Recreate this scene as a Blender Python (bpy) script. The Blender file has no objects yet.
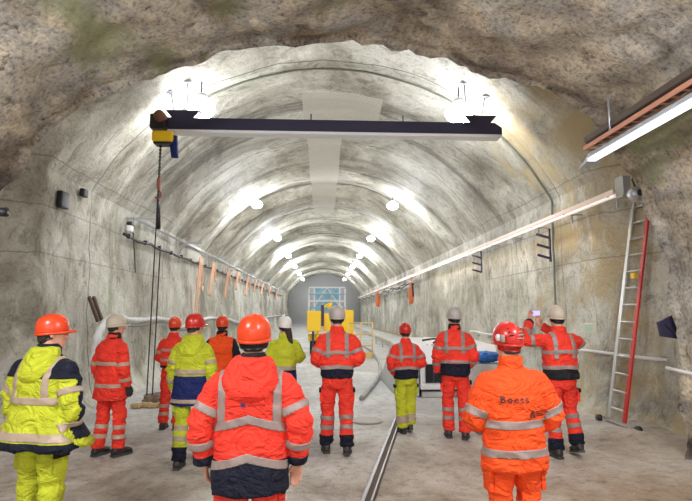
import bpy, bmesh, math, random
from mathutils import Vector, Matrix, noise
from mathutils.bvhtree import BVHTree
PI = math.pi
R = math.radians
SC = bpy.context.scene
COL = SC.collection
random.seed(7)

# ------------------------------------------------------------------ camera
CAM_Z, F = 1.85, 500.0
YAW, PITCH = R(-2.62), R(7.0)
cam_data = bpy.data.cameras.new('camera')
cam_data.sensor_width = 36.0
cam_data.lens = F / 692 * 36.0
cam_data.clip_end = 400
cam = bpy.data.objects.new('camera', cam_data)
COL.objects.link(cam)
cam.location = (0, 0, CAM_Z)
cam.rotation_euler = (R(90) + PITCH, 0, YAW)
SC.camera = cam
CM = cam.rotation_euler.to_matrix()

# ------------------------------------------------------------------ world and exposure
world = bpy.data.worlds.new('world')
SC.world = world
world.use_nodes = True
bgn = world.node_tree.nodes['Background']
bgn.inputs[0].default_value = (0.95, 0.97, 1.0, 1)
bgn.inputs[1].default_value = 0.9
SC.view_settings.view_transform = 'Standard'
SC.view_settings.look = 'None'
SC.view_settings.gamma = 1
SC.view_settings.use_curve_mapping = False
SC.view_settings.exposure = -0.12
SC.cycles.max_bounces = 8
SC.cycles.diffuse_bounces = 5
SC.cycles.sample_clamp_indirect = 6
LAMP_W = 215.0          # watts of each hanging lamp
LAMP_NEAR_W = 470.0     # watts of the unseen lamps added to brighten the near vault

# ------------------------------------------------------------------ pixel helpers used to lay the place out
def ray(px, py):
    return (CM @ Vector((px - 346.0, 250.5 - py, -F))).normalized()
def at(px, py, Y):
    r = ray(px, py); t = Y / r.y
    return Vector((r.x * t, Y, CAM_Z + r.z * t))
def ground(px, py, z=0.0):
    r = ray(px, py); t = (z - CAM_Z) / r.z
    return Vector((r.x * t, r.y * t, z))
def atx(px, py, X):
    r = ray(px, py); t = X / r.x
    return Vector((X, r.y * t, CAM_Z + r.z * t))

# ------------------------------------------------------------------ materials
MATS = {}
def new_mat(name):
    m = bpy.data.materials.new(name); m.use_nodes = True
    nt = m.node_tree; b = nt.nodes['Principled BSDF']
    return m, nt, b
def N(nt, t, **kw):
    n = nt.nodes.new(t)
    for k, v in kw.items(): setattr(n, k, v)
    return n
def mat(name, col, rough=0.6, metal=0.0, var=0.0, scale=6.0, bump=0.0, bscale=40.0, emit=None, estr=0.0, spec=0.5, alpha=None):
    if name in MATS: return MATS[name]
    m, nt, b = new_mat(name)
    b.inputs['Roughness'].default_value = rough
    b.inputs['Metallic'].default_value = metal
    b.inputs['Specular IOR Level'].default_value = spec
    b.inputs['Base Color'].default_value = (*col, 1)
    tc = N(nt, 'ShaderNodeTexCoord')
    if var > 0:
        n = N(nt, 'ShaderNodeTexNoise'); n.inputs['Scale'].default_value = scale; n.inputs['Detail'].default_value = 6
        nt.links.new(tc.outputs['Object'], n.inputs['Vector'])
        r = N(nt, 'ShaderNodeMapRange'); r.inputs[1].default_value = .3; r.inputs[2].default_value = .7
        r.inputs[3].default_value = 1 - var; r.inputs[4].default_value = 1 + var * .6
        nt.links.new(n.outputs[0], r.inputs[0])
        mx = N(nt, 'ShaderNodeVectorMath', operation='SCALE'); mx.inputs[0].default_value = col
        nt.links.new(r.outputs[0], mx.inputs['Scale']); nt.links.new(mx.outputs[0], b.inputs['Base Color'])
    if bump > 0:
        n = N(nt, 'ShaderNodeTexNoise'); n.inputs['Scale'].default_value = bscale; n.inputs['Detail'].default_value = 4
        nt.links.new(tc.outputs['Object'], n.inputs['Vector'])
        bp = N(nt, 'ShaderNodeBump'); bp.inputs['Strength'].default_value = bump; bp.inputs['Distance'].default_value = .02
        nt.links.new(n.outputs[0], bp.inputs['Height']); nt.links.new(bp.outputs[0], b.inputs['Normal'])
    if emit:
        b.inputs['Emission Color'].default_value = (*emit, 1); b.inputs['Emission Strength'].default_value = estr
    MATS[name] = m
    return m

def ramp(nt, src, stops, interp='LINEAR'):
    r = N(nt, 'ShaderNodeValToRGB'); r.color_ramp.interpolation = interp
    e = r.color_ramp.elements
    while len(e) < len(stops): e.new(.5)
    for el, (p, c) in zip(e, stops):
        el.position = p; el.color = (*c, 1) if len(c) == 3 else c
    nt.links.new(src, r.inputs[0]); return r.outputs[0]
def noise_tex(nt, vec, scale, detail=6, rough=.6, sx=(1, 1, 1), dist=0.0):
    mp = N(nt, 'ShaderNodeMapping'); mp.inputs['Scale'].default_value = sx
    nt.links.new(vec, mp.inputs[0])
    n = N(nt, 'ShaderNodeTexNoise'); n.inputs['Scale'].default_value = scale
    n.inputs['Detail'].default_value = detail; n.inputs['Roughness'].default_value = rough
    n.inputs['Distortion'].default_value = dist
    nt.links.new(mp.outputs[0], n.inputs['Vector']); return n.outputs[0]
def mixc(nt, fac, a, b, mode='MIX'):
    m = N(nt, 'ShaderNodeMix', data_type='RGBA', blend_type=mode)
    for s, v in ((m.inputs[0], fac), (m.inputs[6], a), (m.inputs[7], b)):
        if hasattr(v, 'is_linked') or hasattr(v, 'links'): nt.links.new(v, s)
        elif isinstance(v, (int, float)): s.default_value = v
        else: s.default_value = (*v, 1)
    return m.outputs[2]
def mth(nt, op, a, b=0.0, c=0.0):
    m = N(nt, 'ShaderNodeMath', operation=op)
    for i, v in enumerate((a, b, c)):
        if isinstance(v, (int, float)): m.inputs[i].default_value = v
        else: nt.links.new(v, m.inputs[i])
    return m.outputs[0]

def rock_mat():
    m, nt, b = new_mat('rough sprayed rock')
    tc = N(nt, 'ShaderNodeTexCoord').outputs['Object']
    n1 = noise_tex(nt, tc, .55, 8, .62, dist=.6)
    base = ramp(nt, n1, [(.30, (.15, .125, .115)), (.41, (.30, .255, .215)), (.48, (.44, .39, .315)), (.56, (.37, .355, .34)), (.66, (.60, .54, .43))])
    sm = noise_tex(nt, tc, .8, 7, .65, (1.0, .45, 1.6), 1.4)
    base = mixc(nt, .8, base, ramp(nt, sm, [(.38, (.52, .46, .42)), (.47, (.9, .88, .86)), (.53, (1.05, 1.03, 1.0)), (.62, (1.45, 1.42, 1.36))]), 'MULTIPLY')
    n2 = noise_tex(nt, tc, 5.5, 8, .75)
    spots = ramp(nt, n2, [(.34, (.42, .39, .36)), (.45, (.97, .96, .94)), (.60, (1.2, 1.18, 1.12))])
    c = mixc(nt, 1.0, base, spots, 'MULTIPLY')
    n3 = noise_tex(nt, tc, 22, 6, .7)
    grit = ramp(nt, n3, [(.34, (.45, .43, .42)), (.5, (1, 1, 1)), (.7, (1.25, 1.22, 1.15))])
    c = mixc(nt, .8, c, grit, 'MULTIPLY')
    n4 = noise_tex(nt, tc, .9, 5, .6, (1, .35, 1))
    grn = ramp(nt, n4, [(.60, (0, 0, 0)), (.68, (.7, .7, .7))])
    c = mixc(nt, grn, c, (.25, .27, .12))
    nt.links.new(c, b.inputs['Base Color'])
    b.inputs['Roughness'].default_value = .8
    h = mth(nt, 'ADD', mth(nt, 'MULTIPLY', n2, 1.0), mth(nt, 'MULTIPLY', n3, .45))
    bp = N(nt, 'ShaderNodeBump'); bp.inputs['Strength'].default_value = .8; bp.inputs['Distance'].default_value = .06
    nt.links.new(h, bp.inputs['Height']); nt.links.new(bp.outputs[0], b.inputs['Normal'])
    return m

def vault_mat():
    """pale smooth shotcrete lining with water marks, painted light and dark rings, joints and a strip of dimpled mat along the crown"""
    m, nt, b = new_mat('pale tunnel lining')
    tc = N(nt, 'ShaderNodeTexCoord').outputs['Object']
    sp = N(nt, 'ShaderNodeSeparateXYZ'); nt.links.new(tc, sp.inputs[0])
    X, Y, Z = sp.outputs
    n1 = noise_tex(nt, tc, .5, 8, .6, dist=.8)
    base = ramp(nt, n1, [(.31, (.21, .19, .145)), (.43, (.39, .37, .305)), (.54, (.57, .56, .49)), (.66, (.76, .755, .69))])
    n2 = noise_tex(nt, tc, 2.6, 9, .72, (1, 1.3, .8), 1.2)
    st = ramp(nt, n2, [(.36, (.50, .47, .42)), (.48, (1, 1, 1)), (.62, (1.12, 1.12, 1.1))])
    c = mixc(nt, .85, base, st, 'MULTIPLY')
    # lit and dark rings of the ribbed vault, painted into the colour
    ny = noise_tex(nt, tc, 1.1, 7, .68, (.07, 1.0, .07), .35)
    rg = ramp(nt, ny, [(.38, (.30, .27, .24)), (.47, (.95, .95, .94)), (.6, (1.12, 1.12, 1.1))])
    hi = N(nt, 'ShaderNodeMapRange'); hi.inputs[1].default_value = 3.9; hi.inputs[2].default_value = 5.2; hi.inputs[3].default_value = .12; hi.inputs[4].default_value = .85
    nt.links.new(Z, hi.inputs[0])
    c = mixc(nt, hi.outputs[0], c, rg, 'MULTIPLY')
    n3 = noise_tex(nt, tc, 20, 5, .7)
    gr = ramp(nt, n3, [(.33, (.62, .6, .57)), (.5, (1, 1, 1)), (.7, (1.12, 1.12, 1.1))])
    c = mixc(nt, .7, c, gr, 'MULTIPLY')
    # construction joints every few metres
    jm = mth(nt, 'ABSOLUTE', mth(nt, 'SUBTRACT', mth(nt, 'FRACT', mth(nt, 'DIVIDE', mth(nt, 'ADD', Y, mth(nt, 'MULTIPLY', n1, .12)), 4.6)), .22))
    j = mth(nt, 'LESS_THAN', jm, .0045)
    c = mixc(nt, mth(nt, 'MULTIPLY', j, .75), c, (.09, .08, .07))
    # crown mat: 1.05 m wide strip with a dot pattern, wider in its first panel
    wide = mth(nt, 'LESS_THAN', mth(nt, 'ABSOLUTE', mth(nt, 'SUBTRACT', X, .45)), 1.0)
    first = mth(nt, 'MULTIPLY', wide, mth(nt, 'MULTIPLY', mth(nt, 'GREATER_THAN', Y, 11.7), mth(nt, 'LESS_THAN', Y, 13.9)))
    nar = mth(nt, 'LESS_THAN', mth(nt, 'ABSOLUTE', mth(nt, 'SUBTRACT', X, .02)), .52)
    lng = mth(nt, 'MULTIPLY', nar, mth(nt, 'MULTIPLY', mth(nt, 'GREATER_THAN', Y, 11.7), mth(nt, 'LESS_THAN', Y, 26.0)))
    up = mth(nt, 'GREATER_THAN', Z, 6.4)
    strip = mth(nt, 'MULTIPLY', mth(nt, 'MAXIMUM', first, lng), up)
    dx = mth(nt, 'SINE', mth(nt, 'MULTIPLY', X, 75.0)); dy = mth(nt, 'SINE', mth(nt, 'MULTIPLY', Y, 48.0))
    dots = mth(nt, 'MULTIPLY', dx, dy)
    dc = ramp(nt, dots, [(.0, (.62, .60, .52)), (.45, (.42, .40, .33))])
    c = mixc(nt, mth(nt, 'MULTIPLY', strip, .85), c, dc)
    # ochre damp and green moss on the right wall near the ladder
    right = mth(nt, 'MULTIPLY', mth(nt, 'GREATER_THAN', X, 3.2), mth(nt, 'LESS_THAN', Y, 11.5))
    och = ramp(nt, noise_tex(nt, tc, 1.1, 6, .6), [(.44, (0, 0, 0)), (.60, (.85, .85, .85))])
    c = mixc(nt, mth(nt, 'MULTIPLY', right, och), c, (.47, .37, .20))
    wall = mth(nt, 'MULTIPLY', mth(nt, 'GREATER_THAN', mth(nt, 'ABSOLUTE', X), 4.0), mth(nt, 'LESS_THAN', Z, 4.6))
    ms = ramp(nt, noise_tex(nt, tc, .8, 5, .6, (1, 2.2, .16)), [(.60, (0, 0, 0)), (.68, (.6, .6, .6))])
    c = mixc(nt, mth(nt, 'MULTIPLY', wall, ms), c, (.20, .23, .10))
    # whitish lime runs on the walls
    lm = ramp(nt, noise_tex(nt, tc, 1.5, 8, .72, (1, 1.6, .75), 1.0), [(.54, (0, 0, 0)), (.66, (.55, .55, .55))])
    c = mixc(nt, mth(nt, 'MULTIPLY', wall, lm), c, (.72, .71, .68))
    lf = mth(nt, 'ABSOLUTE', mth(nt, 'SUBTRACT', mth(nt, 'FRACT', mth(nt, 'DIVIDE', mth(nt, 'ADD', Z, mth(nt, 'MULTIPLY', n2, .10)), .82)), .5))
    ln = mth(nt, 'MULTIPLY', mth(nt, 'MULTIPLY', mth(nt, 'LESS_THAN', lf, .014), wall), mth(nt, 'MULTIPLY', mth(nt, 'GREATER_THAN', Z, 2.2), mth(nt, 'LESS_THAN', Y, 15.0)))
    c = mixc(nt, mth(nt, 'MULTIPLY', ln, .5), c, (.13, .12, .10))
    nt.links.new(c, b.inputs['Base Color'])
    b.inputs['Roughness'].default_value = .62
    h = mth(nt, 'ADD', mth(nt, 'ADD', n3, mth(nt, 'MULTIPLY', n2, 1.4)), mth(nt, 'MULTIPLY', mth(nt, 'MULTIPLY', dots, strip), .5))
    bp = N(nt, 'ShaderNodeBump'); bp.inputs['Strength'].default_value = .55; bp.inputs['Distance'].default_value = .05
    nt.links.new(h, bp.inputs['Height']); nt.links.new(bp.outputs[0], b.inputs['Normal'])
    return m

def floor_mat():
    m, nt, b = new_mat('dusty concrete floor')
    tc = N(nt, 'ShaderNodeTexCoord').outputs['Object']
    sp = N(nt, 'ShaderNodeSeparateXYZ'); nt.links.new(tc, sp.inputs[0])
    n1 = noise_tex(nt, tc, .75, 8, .65, dist=.5)
    base = ramp(nt, n1, [(.34, (.17, .13, .10)), (.45, (.33, .275, .215)), (.54, (.47, .425, .36)), (.66, (.62, .60, .56))])
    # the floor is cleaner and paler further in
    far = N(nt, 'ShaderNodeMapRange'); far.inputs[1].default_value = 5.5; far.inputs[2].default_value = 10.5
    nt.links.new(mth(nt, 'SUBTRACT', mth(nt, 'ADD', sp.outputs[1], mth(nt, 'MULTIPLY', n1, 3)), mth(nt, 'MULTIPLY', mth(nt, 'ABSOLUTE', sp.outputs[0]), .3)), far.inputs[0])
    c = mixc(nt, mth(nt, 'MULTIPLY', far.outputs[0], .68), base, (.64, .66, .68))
    br = N(nt, 'ShaderNodeMapRange'); br.inputs[1].default_value = .3; br.inputs[2].default_value = 2.6
    nt.links.new(mth(nt, 'ADD', sp.outputs[0], mth(nt, 'MULTIPLY', n1, 1.2)), br.inputs[0])
    bf = mth(nt, 'MULTIPLY', br.outputs[0], mth(nt, 'SUBTRACT', 1.0, far.outputs[0]))
    c = mixc(nt, mth(nt, 'MULTIPLY', bf, .45), c, (.42, .29, .19))
    n2 = noise_tex(nt, tc, 7, 8, .75)
    c = mixc(nt, .8, c, ramp(nt, n2, [(.35, (.55, .5, .44)), (.48, (1, 1, 1)), (.66, (1.15, 1.15, 1.15))]), 'MULTIPLY')
    n3 = noise_tex(nt, tc, 45, 4, .7)
    c = mixc(nt, .6, c, ramp(nt, n3, [(.33, (.6, .58, .55)), (.5, (1, 1, 1)), (.68, (1.15, 1.15, 1.15))]), 'MULTIPLY')
    nt.links.new(c, b.inputs['Base Color'])
    r = ramp(nt, n1, [(.4, (.75, .75, .75)), (.65, (.42, .42, .42))]); nt.links.new(r, b.inputs['Roughness'])
    bp = N(nt, 'ShaderNodeBump'); bp.inputs['Strength'].default_value = .5; bp.inputs['Distance'].default_value = .03
    nt.links.new(mth(nt, 'ADD', n2, mth(nt, 'MULTIPLY', n3, .3)), bp.inputs['Height']); nt.links.new(bp.outputs[0], b.inputs['Normal'])
    return m
M_ROCK, M_VAULT, M_FLOOR = rock_mat(), vault_mat(), floor_mat()

def cloth(name, col, rough=.75, bump=.25):
    m = mat(name, col, rough, var=.14, scale=5, spec=.3)
    nt = m.node_tree; b = nt.nodes['Principled BSDF']; tc = N(nt, 'ShaderNodeTexCoord').outputs['Object']
    w = noise_tex(nt, tc, 4.6, 3, .5, (1, 1, 1.6), 1.4); f = noise_tex(nt, tc, 14, 3, .6, (1, 1, 1.3), 1.0); g = noise_tex(nt, tc, 180, 2, .5)
    rd = mth(nt, 'ABSOLUTE', mth(nt, 'SUBTRACT', w, .5)); rf = mth(nt, 'ABSOLUTE', mth(nt, 'SUBTRACT', f, .5))
    h = mth(nt, 'ADD', mth(nt, 'ADD', mth(nt, 'MULTIPLY', rd, -3.2), mth(nt, 'MULTIPLY', rf, -.6)), mth(nt, 'MULTIPLY', g, .05))
    bp = N(nt, 'ShaderNodeBump'); bp.inputs['Strength'].default_value = .85; bp.inputs['Distance'].default_value = .035
    nt.links.new(h, bp.inputs['Height']); nt.links.new(bp.outputs[0], b.inputs['Normal'])
    return m
M_ORANGE = cloth('hi vis red orange cloth', (.86, .046, .026))
M_ORANGE2 = cloth('hi vis orange cloth', (.90, .085, .012))
M_YELLOW = cloth('hi vis yellow cloth', (.52, .56, .03))
M_NAVY = cloth('navy cloth', (.006, .008, .022))
M_BLACK = cloth('black cloth', (.012, .012, .015))
M_BLUE = cloth('dark blue cloth', (.010, .018, .11))
M_TAPE = mat('reflective grey tape', (.30, .235, .215), .5, .1, var=.08, scale=30)
M_TAPEC = mat('reflective cream tape', (.42, .32, .25), .5, .1, var=.08, scale=30)
M_SKIN = mat('skin', (.62, .30, .20), .55, var=.06, scale=20)
M_GLOVE = mat('dark glove', (.02, .02, .025), .7)
M_HATO = mat('orange helmet shell', (.68, .055, .012), .3)
M_HATR = mat('red helmet shell', (.52, .022, .016), .28)
M_HATW = mat('white helmet shell', (.74, .72, .70), .32)
M_HATB = mat('beige helmet shell', (.50, .43, .34), .4)
M_HATG = mat('grey helmet shell', (.42, .38, .36), .4)
M_HAIR = mat('dark hair', (.025, .014, .010), .6, bump=.6, bscale=120)
M_HAIR2 = mat('brown hair', (.09, .05, .03), .6, bump=.6, bscale=120)
M_BOOT = mat('black boot leather', (.02, .018, .017), .5)
M_SOLE = mat('boot sole rubber', (.05, .045, .04), .8)
M_STEEL = mat('galvanised steel', (.46, .48, .52), .4, .6)
M_RAIL = mat('worn rail steel', (.30, .30, .31), .4, .5)
M_DSTEEL = mat('dark painted steel', (.040, .036, .075), .35, .2)
M_WHITE = mat('white enamel', (.78, .78, .80), .35)
M_ALU = mat('aluminium', (.62, .62, .60), .35, .7)
M_REDP = mat('red lacquer', (.55, .02, .015), .4)
M_BLACKP = mat('black plastic', (.015, .015, .018), .4)
M_YPAINT = mat('yellow machine paint', (.95, .60, .01), .4)
M_ORP = mat('orange plastic', (.85, .20, .06), .5)
M_PEACH = mat('salmon orange cable', (.84, .50, .34), .5)
M_WOOD = mat('raw timber', (.52, .36, .17), .7, var=.35, scale=14)
M_CONC = mat('pale concrete', (.62, .62, .61), .7, var=.15, scale=4, bump=.3, bscale=25)
M_RUBBLE = mat('brown rubble', (.24, .17, .13), .85, var=.4, scale=9, bump=.6, bscale=20)
M_HOSE = mat('white wrapped hose', (.72, .72, .72), .55, var=.15, scale=9, bump=.5, bscale=30)
M_CABLE = mat('black cable', (.025, .022, .02), .55)
M_GLASS = mat('dark vehicle glass', (.015, .017, .02), .12)
M_BLUETARP = mat('blue plastic sheet', (.02, .16, .55), .4, var=.25, scale=20)
M_LBLUE = mat('light blue formwork steel', (.25, .52, .66), .45, var=.2, scale=2)
M_GREEN = mat('pale green plate', (.50, .66, .55), .4)
M_LAMP = mat('lit lamp diffuser', (1, 1, 1), .4, emit=(.93, .95, 1.0), estr=40)
M_TUBE = mat('lit tube diffuser', (.9, .92, 1), .4, emit=(.86, .90, 1.0), estr=2.2)
M_SCREEN = mat('lit phone screen', (.3, .3, .5), .3, emit=(.55, .50, .95), estr=1.0)
M_EYE = mat('eye', (.05, .03, .02), .2)

# ------------------------------------------------------------------ object helpers
def obj(name, bm, m, parent=None, smooth=True, keep=False):
    me = bpy.data.meshes.new(name)
    if isinstance(bm, bpy.types.Mesh): me = bm
    else:
        bm.normal_update(); bm.to_mesh(me); bm.free()
    if smooth:
        me.polygons.foreach_set('use_smooth', [True] * len(me.polygons))
    me.materials.clear()
    for q in (m if isinstance(m, (list, tuple)) else [m]): me.materials.append(q)
    o = bpy.data.objects.new(name, me); COL.objects.link(o)
    if parent is not None: o.parent = parent
    return o
def thing(name, label, cat, loc=(0, 0, 0), rz=0, group=None):
    o = bpy.data.objects.new(name, None); COL.objects.link(o)
    o.location = loc; o.rotation_euler = (0, 0, rz); o.empty_display_size = .1
    o['label'] = label; o['category'] = cat
    if group: o['group'] = group
    return o
def tag(o, label, cat, group=None):
    o['label'] = label; o['category'] = cat
    if group: o['group'] = group
    return o
def struct(o): o['kind'] = 'structure'; return o
def dup(root, loc, rz=None, label=None):
    r = root.copy(); COL.objects.link(r); r.location = loc
    if rz is not None: r.rotation_euler = (0, 0, rz)
    if label: r['label'] = label
    for ch in list(root.children):
        c = ch.copy(); COL.objects.link(c); c.parent = r
        for g in list(ch.children):
            d = g.copy(); COL.objects.link(d); d.parent = c
    return r

def box(bm, c, s, rot=None):
    m = Matrix.Translation(c)
    if rot is not None: m = m @ rot
    m = m @ Matrix.Diagonal((s[0], s[1], s[2], 1))
    return bmesh.ops.create_cube(bm, size=1, matrix=m)['verts']
def bar(bm, a, b, w, h=None, up=(0, 0, 1)):
    a, b = Vector(a), Vector(b); d = b - a; L = d.length; d.normalize()
    u = Vector(up)
    if abs(u.dot(d)) > .98: u = Vector((0, 1, 0))
    x = d.cross(u).normalized(); z = x.cross(d)
    m = Matrix((x, d, z)).transposed().to_4x4(); m.translation = (a + b) / 2
    bmesh.ops.create_cube(bm, size=1, matrix=m @ Matrix.Diagonal((w, L, h or w, 1)))
def tube(bm, pts, r, seg=10, cap=True):
    pts = [Vector(p) for p in pts]; n = len(pts)
    rr = r if isinstance(r, (list, tuple)) else [r] * n
    rings = []; prev = None
    for i, p in enumerate(pts):
        d = (pts[min(i + 1, n - 1)] - pts[max(i - 1, 0)])
        if d.length < 1e-9: d = Vector((0, 0, 1))
        d.normalize()
        if prev is None:
            u = Vector((0, 0, 1)) if abs(d.z) < .9 else Vector((0, 1, 0))
            x = d.cross(u).normalized()
        else:
            x = (prev - d * prev.dot(d)).normalized()
        prev = x; y = d.cross(x)
        q = rr[i]; qx, qy = q if isinstance(q, tuple) else (q, q)
        rings.append([bm.verts.new(p + x * qx * math.cos(2 * PI * k / seg) + y * qy * math.sin(2 * PI * k / seg)) for k in range(seg)])
    for a, b in zip(rings, rings[1:]):
        for k in range(seg):
            bm.faces.new((a[k], a[(k + 1) % seg], b[(k + 1) % seg], b[k]))
    if cap:
        bm.faces.new(rings[0][::-1]); bm.faces.new(rings[-1])
    return rings
def loft(bm, rings, cap=True):
    vs = [[bm.verts.new(p) for p in r] for r in rings]; s = len(vs[0])
    for a, b in zip(vs, vs[1:]):
        for k in range(s): bm.faces.new((a[k], a[(k + 1) % s], b[(k + 1) % s], b[k]))
    if cap: bm.faces.new(vs[0][::-1]); bm.faces.new(vs[-1])
    return vs
def ell(cx, cy, z, hx, hy, seg=28, p=2.3, tiltx=0, fn=None):
    out = []
    for k in range(seg):
        a = 2 * PI * k / seg; c, s = math.cos(a), math.sin(a)
        x = hx * math.copysign(abs(c) ** (2 / p), c); y = hy * math.copysign(abs(s) ** (2 / p), s)
        q = 1 + (fn(a) if fn else 0)
        out.append(Vector((cx + x * q, cy + y * q, z + tiltx * y)))
    return out
def ball(bm, c, r, seg=16, rot=None):
    r = (r, r, r) if not isinstance(r, (tuple, list)) else r
    m = Matrix.Translation(c)
    if rot is not None: m = m @ rot
    bmesh.ops.create_uvsphere(bm, u_segments=seg, v_segments=seg // 2 + 2, radius=1, matrix=m @ Matrix.Diagonal((*r, 1)))
def fbm(p, s, o=3):
    v = 0; a = 1; t = 0
    for i in range(o):
        v += a * noise.noise(p * s); t += a; a *= .5; s *= 2.1
    return v / t
def bevelled(bm, w=.01, seg=2):
    bmesh.ops.bevel(bm, geom=list(bm.edges), offset=w, segments=seg, affect='EDGES', profile=.6, clamp_overlap=True)
    return bm

# ------------------------------------------------------------------ the tunnel
X0, ZC, RV, HW, ZS = .15, 1.72, 5.48, 4.85, 4.28       # lining: centre, radius, half width, springing height
Y_PORTAL = 6.3
def vault_pt(u, y):
    """u 0..1 from the left foot over the crown to the right foot"""
    amp = 0.0
    if y > 11:
        ph = ((y - 11) / 4.6) % 1.0
        amp = .34 * min(1, (y - 11) / 5) * (.5 - .5 * math.cos(2 * PI * ph))
        amp += .16 * (ph ** 3) * min(1, (y - 11) / 5)
    th0 = math.acos(HW / RV)
    arc = RV * (PI - 2 * th0); L = 2 * ZS + arc; s = u * L
    if s < ZS:
        k = 1 - s / ZS
        p = Vector((X0 - HW + .22 * k * k * 1.0, y, s)); n = Vector((1, 0, 0))
    elif s > L - ZS:
        k = 1 - (L - s) / ZS
        p = Vector((X0 + HW - .05 * k, y, L - s)); n = Vector((-1, 0, 0))
    else:
        a = PI - th0 - (s - ZS) / RV
        n = Vector((-math.cos(a), 0, -math.sin(a))); p = Vector((X0, y, ZC)) - n * RV
    w = max(.10, min(1, (p.z - 3.2) / 2.0)) if amp else 1
    p -= n * (-amp) * w * (1 if p.z > .01 else 0)
    return p, n
US, UE = None, None
def shell(name, u0, u1, nu, ys, m, extra=None, nz=.05):
    bm = bmesh.new(); g = []
    for y in ys:
        row = []
        for i in range(nu + 1):
            u = u0 + (u1 - u0) * i / nu
            p, n = vault_pt(u, y)
            q = fbm(p, .9, 4) * nz * 1.4 + fbm(p + Vector((9, 3, 1)), 5, 2) * nz * .35
            if p.z < .02: q *= .3
            p = p + n * q
            if extra: p = extra(p, n, u, y)
            row.append(bm.verts.new(p))
        g.append(row)
    for a, b in zip(g, g[1:]):
        for k in range(nu): bm.faces.new((a[k], b[k], b[k + 1], a[k + 1]))
    return struct(obj(name, bm, m))
th0 = math.acos(HW / RV); ARC = RV * (PI - 2 * th0); LT = 2 * ZS + ARC
ua, ub = ZS / LT, 1 - ZS / LT
ysn = [6.0 + .16 * i for i in range(38)]
ysf = [ysn[-1] + .46 * i for i in range(1, 135)]
YS = ysn + ysf
def left_niche(p, n, u, y):
    # the lining ends at a rough vertical corner; nearer than that the wall steps back into a recess
    if y < 8.35:
        k = min(1, (8.35 - y) / .22)
        d = .75 * k * (1 if p.z < ZS else max(0, 1 - (p.z - ZS) / 1.4))
        p = p - n * d + Vector((fbm(p, 2.2, 4) * .30 * k, fbm(p + Vector((5, 5, 5)), 2.0, 3) * .1, 0)) * (1 if p.z > .05 else 0)
    # muck and shotcrete rebound at the foot
    if p.z < .5: p.x += .28 * (1 - p.z / .5) ** 2 * (1 + .6 * fbm(p, 1.3, 2))
    return p
def right_foot(p, n, u, y):
    if y < 9.0:
        k = min(1, 9.0 - y); k = k * k * (3 - 2 * k)
        p = p - n * .52 * k
    if p.z < .5 and y < 14: p.x -= .22 * (1 - p.z / .5) ** 2
    return p
def right_blend(p, n, u, y):
    if p.x < 1.5 or y >= 9: return p
    k = min(1, 9.0 - y); k = k * k * (3 - 2 * k)
    return p - n * .52 * k * (p.x - 1.5) / 2.4
shell('wall_left', 0, ua, 44, YS, M_VAULT, left_niche)
shell('ceiling', ua, ub, 110, YS, M_VAULT, lambda p, n, u, y: left_niche(p, n, u, y) if p.x < -2 else (right_foot(p, n, u, y) if p.x > 3.9 else right_blend(p, n, u, y)))
shell('wall_right', ub, 1, 44, YS, M_VAULT, right_foot)

# near vault of rough rock: lower and narrower, ending in a ragged lip
def near_pt(a, y):
    """a from 0 (right foot side) to PI (left foot side)"""
    c, s = math.cos(a), math.sin(a)
    ax, az = (4.52, 3.50) if c >= 0 else (4.42, 3.50)
    pw = 2.5 if c >= 0 else 2.0
    x = ax * math.copysign(abs(c) ** (2 / pw), c); z = az * abs(s) ** (2 / pw)
    return Vector((x, y, 1.78 + z)), Vector((-c, 0, -s))
bm = bmesh.new(); rows = []
ny = 84
for j in range(ny + 6):
    row = []
    for i in range(-26, 171):
        if 0 <= i <= 144:
            a = PI * i / 144; p, n = near_pt(a, 0)
        elif i < 0:
            p = Vector((4.52, 0, 1.78 + i * 1.78 / 26)); n = Vector((-1, 0, 0))
        else:
            p = Vector((-4.42, 0, 1.78 - (i - 144) * 1.78 / 26)); n = Vector((1, 0, 0))
        lip = 6.25 + .35 * fbm(Vector((p.x, 0, p.z)), .8, 3) + .10 * fbm(Vector((p.x, 3, p.z)), 4, 2)
        if j <= ny:
            t = j / ny; y = -5 + (lip + 5) * (t ** .8)
            off = 0
        else:
            k = j - ny; y = lip + [.03, .10, .2, .35, .6][k - 1]; off = [.03, .12, .35, .9, 2.3][k - 1]
        q = Vector((p.x, y, p.z))
        d = fbm(q, .55, 4) * (.30 if q.x < 1 or q.z > 4.2 else .17) + fbm(q + Vector((7, 1, 2)), 2.6, 3) * .10 + abs(fbm(q + Vector((2, 8, 2)), 6, 2)) * .05
        if q.z < .1: d *= .4
        if j <= ny and t > .86: d += -.12 * ((t - .86) / .14) ** 2
        row.append(bm.verts.new(q + n * (d - off)))
    rows.append(row)
for a, b in zip(rows, rows[1:]):
    for k in range(len(a) - 1): bm.faces.new((a[k], b[k], b[k + 1], a[k + 1]))
struct(obj('ceiling', bm, M_ROCK))

# end wall far down the tunnel
bm = bmesh.new()
box(bm, (0, 68, 3.6), (12, .4, 8))
struct(obj('wall_far', bm, mat('far dark concrete', (.55, .56, .58), .8)))

# floor
bm = bmesh.new(); g = []
fy = [-5 + .12 * i for i in range(150)] + [13 + .6 * i for i in range(1, 92)]
for y in fy:
    row = []
    for i in range(91):
        x = -6 + 12.4 * i / 90; p = Vector((x, y, 0))
        z = fbm(p, .8, 3) * .012 + fbm(p, 5, 2) * .004
        e = max(0, abs(x - .2) - 3.9); z += .10 * min(1, e / .8) * (.6 + fbm(p, 1.2, 3))
        row.append(bm.verts.new((x, y, z - .004)))
    g.append(row)
for a, b in zip(g, g[1:]):
    for k in range(90): bm.faces.new((a[k], a[k + 1], b[k + 1], b[k]))
struct(obj('floor', bm, M_FLOOR))

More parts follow.
